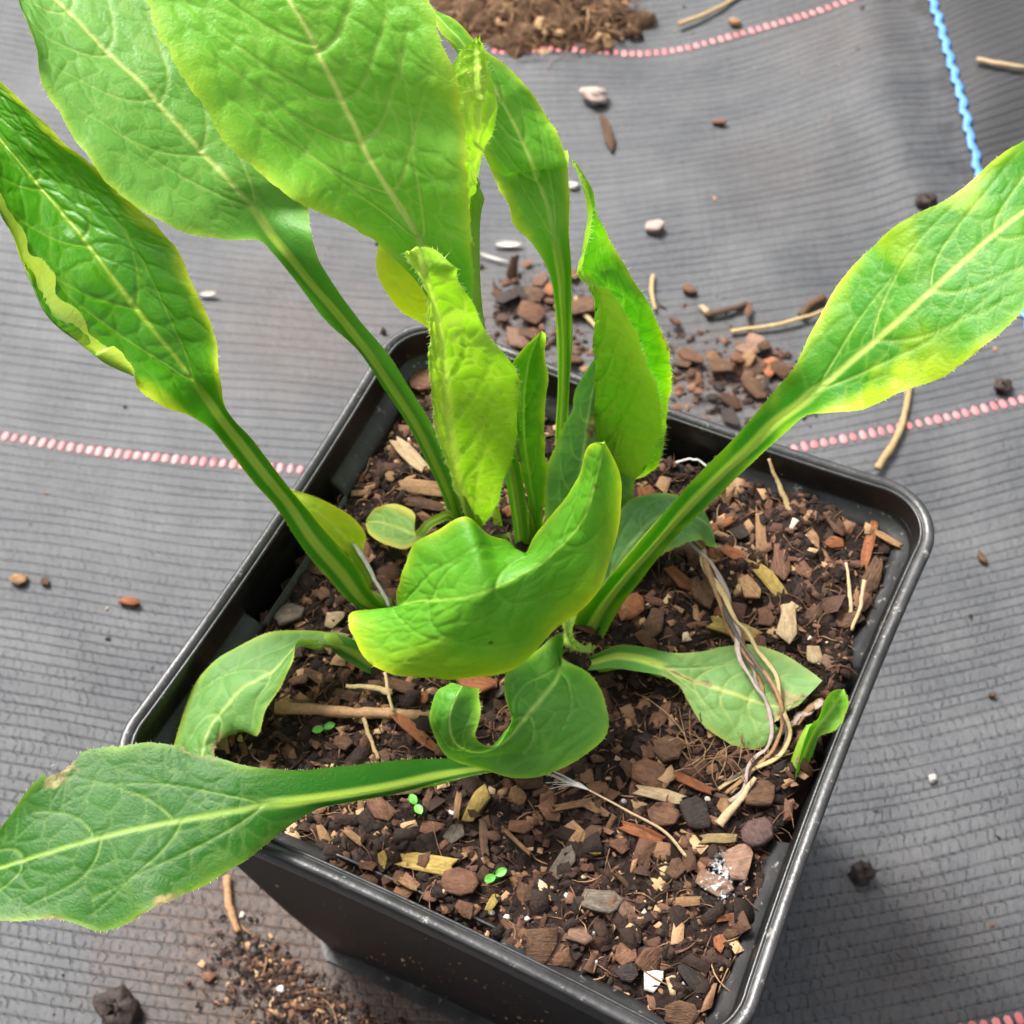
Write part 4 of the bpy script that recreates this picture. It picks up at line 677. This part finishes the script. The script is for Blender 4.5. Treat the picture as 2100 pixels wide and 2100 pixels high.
# white grit
GRIT = [(19.0, -15.5), (29.0, -11.2), (17.5, -30.5), (22.5, -33.8), (24.2, -37.0), (14.2, -35.5), (35.3, -34.6), (9.8, -36.6), (11.8, -36.4)]
for (x, y) in GRIT:
    v, f = lump(x, y, float(soil_z(x, y))+.25, .42, .36, .34, x, 8, 10); o = link('grit', mesh('grit', v, f, BARK['white'])); tag(o, 'tiny white grit grain on the dark soil in the front half of the pot', 'grit', 'white grit on the soil')
# ------------------------------------------------------------------ litter on the fabric
def gz(x, y):
    "height of the fabric below world x,y"
    s = x*E1[0]+y*E1[1]; t = x*E2[0]+y*E2[1]
    for _ in range(6):
        xx, yy, zz = fab_xy(np.array([s]), np.array([t])); dx, dy = x-xx[0], y-yy[0]; s += dx*E1[0]+dy*E1[1]; t += dx*E2[0]+dy*E2[1]
    return float(zz[0])
DEB = [('pebble', 'pale pinkish rounded chip on the fabric near the top centre', 'pebble', -74.2, 192.4, 7.7, 5.4, 24.0, 'pinkpale'), ('bark_shard', 'long tan and brown bark shard below the pale pinkish chip', 'bark shard', -65.5, 181.7, 14.9, 3.3, -55.0, 'brown'), ('bark_chip', 'small red brown chip alone on the fabric, top centre right', 'bark chip', -41.3, 196.9, 4.3, 2.4, 24.0, 'red'), ('bark_flake', 'flat grey brown flake on the fabric above the right upright leaf', 'bark chip', -41.7, 155.1, 5.8, 4.3, 24.0, 'pinkpale'), ('pebble', 'small tan pebble on the fabric above the top red stripe', 'pebble', -51.7, 235.5, 3.7, 2.6, 24.0, 'tan'), ('straw', 'pale straw lying at the very top edge above the red stripe', 'straw', -59.7, 238.6, 22.2, 1.5, 60.0, 'straw'), ('straw', 'pale green tipped straw on the dark fabric right of the blue thread', 'straw', 20.0, 246.2, 16.6, 1.7, 11.0, 'pale'), ('petal', 'white oval petal behind the big top leaf and bark litter', 'petal', -72.4, 136.7, 7.0, 2.0, 22.0, 'white'), ('petal', 'white petal on the fabric right of the dark glossy left leaf', 'petal', -129.4, 92.3, 4.6, 1.5, 24.0, 'white'), ('grit', 'white grit grain on the fabric between the two rear leaves', 'grit', -66.4, 161.8, 2.6, 2.2, 24.0, 'white'), ('straw', 'long tan straw on the fabric left of the big right leaf', 'straw', -3.8, 141.7, 26.4, 1.1, 42.0, 'straw'), ('straw', 'tan straw crossing the right red stripe beneath the big right leaf', 'straw', 28.3, 121.4, 25.1, 1.6, 91.0, 'straw'), ('soil_clod', 'dark soil clod at the upper edge of the big right leaf', 'clod', 14.7, 190.7, 5.9, 3.9, 21.0, 'dark'), ('soil_clod', 'dark soil clod on the fabric above the right red stripe', 'clod', 46.5, 141.5, 3.9, 3.5, 16.0, 'dark'), ('soil_clod', 'dark soil clod on the fabric right of the front right pot side', 'clod', 53.6, 22.2, 4.1, 4.3, 21.0, 'dark'), ('soil_clod', 'large dark brown clod at the bottom edge below the bottom left leaf', 'clod', -56.0, -56.1, 7.6, 6.7, 29.0, 'dark'), ('bark_chip', 'pale tan chip on the fabric at the far left edge', 'bark chip', -123.4, 8.8, 4.2, 2.8, 16.0, 'tan'), ('bark_chip', 'small brown chip next to the pale tan chip at far left', 'bark chip', -118.1, 10.6, 3.0, 2.0, -15.0, 'brown'), ('bark_chip', 'orange chip on the fabric left of the pot, below the left red stripe', 'bark chip', -99.6, 14.2, 4.8, 2.6, 17.0, 'orange'), ('bark_chip', 'slim brown chip on the fabric right of the pot corner', 'bark chip', 55.0, 98.1, 3.4, 1.7, -48.0, 'brown'), ('bark_chip', 'tiny brown chip on the fabric at the right, halfway down', 'bark chip', 65.5, 68.3, 1.7, 1.3, 25.0, 'brown'), ('grit', 'white grit grain on the fabric right of the pot', 'grit', 60.0, 46.0, 1.6, 1.7, 25.0, 'white'), ('bark_chip', 'dark red chip on the fabric above the litter right of the upright leaf', 'bark chip', -27.1, 140.6, 4.6, 2.8, 8.0, 'red'), ('twig', 'short brown twig on the fabric above the right bark litter', 'twig', -17.0, 138.4, 10.5, 1.8, 43.0, 'brown'), ('bark_flake', 'pale flake left of the short brown twig', 'bark chip', -21.4, 136.3, 4.0, 2.2, -31.0, 'pale'), ('dried_root', 'curled dry pale root on the fabric under the bottom left leaf', 'root', -47.3, -31.5, 10.8, 1.5, -48.0, 'tan'), ('grit', 'white grit grain on the fabric below the front left pot corner', 'grit', -31.7, -41.1, 1.3, 1.3, 25.0, 'white'), ('twig', 'dark twig beside the long tan straw at the big right leaf edge', 'twig', 0.7, 147.8, 8.3, 2.2, -112.0, 'brown'), ('bark_chip', 'small red chip on the fabric near the bottom left of the pot', 'bark chip', -44.4, -44.7, 2.8, 2.2, 25.0, 'red'), ('petal', 'thin curved white petal below the white oval petal', 'petal', -73.9, 130.9, 9.0, 0.9, 2.0, 'white'), ('straw', 'short upright looking straw right of the upright folded leaf', 'straw', -34.2, 136.4, 10.8, 1.1, -65.0, 'straw'), ('straw', 'pale straw in the litter left of the upright folded leaf', 'straw', -45.8, 123.7, 11.4, 1.3, -37.0, 'straw')]
for (nm, lb, cat, x, y, L, W, ang, colk) in DEB:
    z = gz(x, y)
    if cat in ('straw', 'twig', 'root'):
        c_, s__ = math.cos(math.radians(ang)), math.sin(math.radians(ang)); h = L/2
        straw(nm, lb, [(x-h*c_, y-h*s__, z+.7), (x+.06*L*s__, y-.06*L*c_, z+1.2), (x+h*c_, y+h*s__, z+.8)], W*.5, W*.42, colk, cat, .7, seed=int(L*7) % 13)
    elif cat == 'petal':
        n, k = 11, 7; vv_ = []; c_, s__ = math.cos(math.radians(ang)), math.sin(math.radians(ang))
        for i in range(n):
            q = i/(n-1); wd = W*.5*math.sin(math.pi*(q*.92+.04))**.7
            for j in range(k):
                a = j/(k-1)*2-1; lx = (q-.5)*L; ly = a*wd; vv_.append((x+lx*c_-ly*s__, y+lx*s__+ly*c_, z+.6+.5*a*a+1.0*(q-.5)**2))
        o = link(nm, mesh(nm, vv_, grid_faces(n, k), BARK['white'])); tag(o, lb, cat)
    elif cat in ('clod', 'pebble', 'grit'):
        v, f = lump(x, y, z+W*.28, L*.5, W*.5, W*.36, x*.37+y, 14, 18)
        if cat == 'clod': v = v+np.random.default_rng(int(abs(x*10))).normal(0, W*.05, v.shape)
        o = link(nm, mesh(nm, v, f, BARK[colk], cat != 'clod')); tag(o, lb, cat)
    else:
        o = put_chip(nm, x, y, z+.1, L, W, max(.9, W*.45), ang, colk, 'slab', None, (random.uniform(-.1, .1), random.uniform(-.1, .1))); tag(o, lb, cat)
def pile(region, n, seed, label, group, lo=2.6, hi=8.5):
    r = random.Random(seed)
    for i in range(n):
        while True:
            x, y = r.gauss(region[0], region[2]), r.gauss(region[1], region[3]); 
            if max(abs(x), abs(y)) > 47: break
        L = r.uniform(lo, hi); colk = r.choices(['red', 'brown', 'pink', 'dark', 'tan', 'orange'], [30, 26, 14, 10, 10, 6])[0]; W = L*r.uniform(.45, .9)
        o = put_chip('bark_chip', x, y, gz(x, y)+r.uniform(0, 1.6), L, W, min(1.2, W*.22), r.uniform(0, 360), colk, 'slab', None, (r.gauss(0, .25), r.gauss(0, .25)), r.randrange(7)); tag(o, label, 'bark chip', group)
pile((-10, 122, 8.5, 6), 34, 3, 'reddish brown bark chip in the fabric litter behind the right back rim', 'bark litter behind the right back of the pot')
pile((-56, 120, 9, 8), 30, 4, 'reddish brown bark chip in the fabric litter behind the back corner', 'bark litter behind the back corner of the pot')
pile((-30, 108, 10, 6), 14, 8, 'reddish brown bark chip in the litter close behind the back wall of the pot', 'bark litter close behind the pot', 1.8, 4.5)
def in_litter(r, n):
    k = r.random(n) < .55; x = np.where(k, r.normal(-10, 10, n), r.normal(-54, 11, n)); y = np.where(k, r.normal(121, 8, n), r.normal(119, 9, n)); ok = np.maximum(np.abs(x), np.abs(y)) > 46
    return x, np.where(ok, y, 112), np.array([gz(a, b) for a, b in zip(x, np.where(ok, y, 112))])
v, f, tn = shard_cloud(700, in_litter, .4, 3.0, 63, 1.0); o = link('litter_crumbs', mesh('litter_crumbs', v, f, CRUMB, False, {'tone': tn*.7+.08})); o['kind'] = 'stuff'
# clump of fibrous earth at the top edge
cl = thing('earth_clump', 'clump of pale brown fibrous earth on the fabric at the top edge', 'soil', (-108, 216, 0))
def in_cl(r, n):
    a = r.uniform(0, 6.28, n); q = r.uniform(0, 1, n)**.55; x = -106+29*q*np.cos(a)+r.normal(0, 2, n); y = 224+22*q*np.sin(a)+r.normal(0, 2, n); return x, y, (1-q**2)*9*r.uniform(.5, 1.1, n)
k_ = 60; gx = np.linspace(-150, -62, k_); gy = np.linspace(190, 262, k_); X, Y = np.meshgrid(gx, gy)
q = np.sqrt(((X+106)/31)**2+((Y-224)/24)**2)+.16*NZ(X/9, Y/9, 2); Z = 8*(1-q**2)+2.0*NZ(X/5, Y/5, 3); Z = np.where(q < 1.05, Z, -8)
m = Mat('earth'); EARTH = m.out(m.pbr(m.ramp(m.noise(220, m.obj(), 5, .65), [(.3, srgb(58, 42, 31)), (.7, srgb(116, 90, 66))]), .85, .15, m.bump(m.noise(600, m.obj(), 5), .002, 1)))
link('clump_body', mesh('clump_body', np.stack([X, Y, np.maximum(Z, -8)], -1).reshape(-1, 3), grid_faces(k_, k_), EARTH), cl)
v, f, tn = shard_cloud(700, in_cl, .8, 4.5, 41, .7); o = link('clump_crumbs', mesh('clump_crumbs', v, f, CRUMB, False, {'tone': tn*.6+.35}), cl); o['kind'] = 'stuff'
v, f, tn = fibre_cloud(420, in_cl, 4, 13, .22, 42, 2.5, .6, .95); o = link('clump_fibres', mesh('clump_fibres', v, f, CRUMB, True, {'tone': tn}), cl); o['kind'] = 'stuff'
# spilled potting mix at the foot of the pot
def in_spill(r, n):
    a = r.uniform(0, 1, n); x = -42+64*a+r.normal(0, 4.0, n); y = -35.5-2.5*np.sin(a*3)-np.abs(r.normal(0, 5.0, n))-3*a+r.normal(0, 2, n)
    bad = (np.abs(x) < 34.5) & (np.abs(y) < 34.5); y = np.where(bad, -35-r.uniform(0, 5, n), y); return x, y, 0*x
v, f, tn = shard_cloud(5200, in_spill, .15, 1.5, 51, 1.7); o = link('spilled_soil', mesh('spilled_soil', v, f, CRUMB, False, {'tone': tn})); o['kind'] = 'stuff'
v, f, tn = fibre_cloud(45, in_spill, 2, 8, .2, 52, .7, .5, .88); o = link('spilled_fibres', mesh('spilled_fibres', v, f, CRUMB, True, {'tone': tn})); o['kind'] = 'stuff'
def scatter(r, n):
    s = r.uniform(-190, 120, n); t = r.uniform(-70, 260, n); x, y, z = fab_xy(s, t); ok = (np.maximum(np.abs(x), np.abs(y)) > 46); return np.where(ok, x, -47), np.where(ok, y, -47), z
v, f, tn = shard_cloud(420, scatter, .25, 1.3, 61, 1.0); o = link('fabric_crumbs', mesh('fabric_crumbs', v, f, CRUMB, False, {'tone': tn})); o['kind'] = 'stuff'
# grains stuck on the pot's front wall
def on_wall(r, n):
    z = r.uniform(4, 78, n); k = (85-z)/85; sc_ = .986+(BT-.986)*k; x = r.uniform(-40, 36, n)*sc_; y = -(43.6*sc_-1.7+(-1.5+1.5)*0)-.15; y = y+1.45*sc_*((x/45)**2)*-1+0*x; return x, y, z
v, f, tn = shard_cloud(170, on_wall, .2, .85, 71, .8); o = link('wall_grit', mesh('wall_grit', v, f, CRUMB, False, {'tone': tn*.5+.4}), pot); o['kind'] = 'stuff'
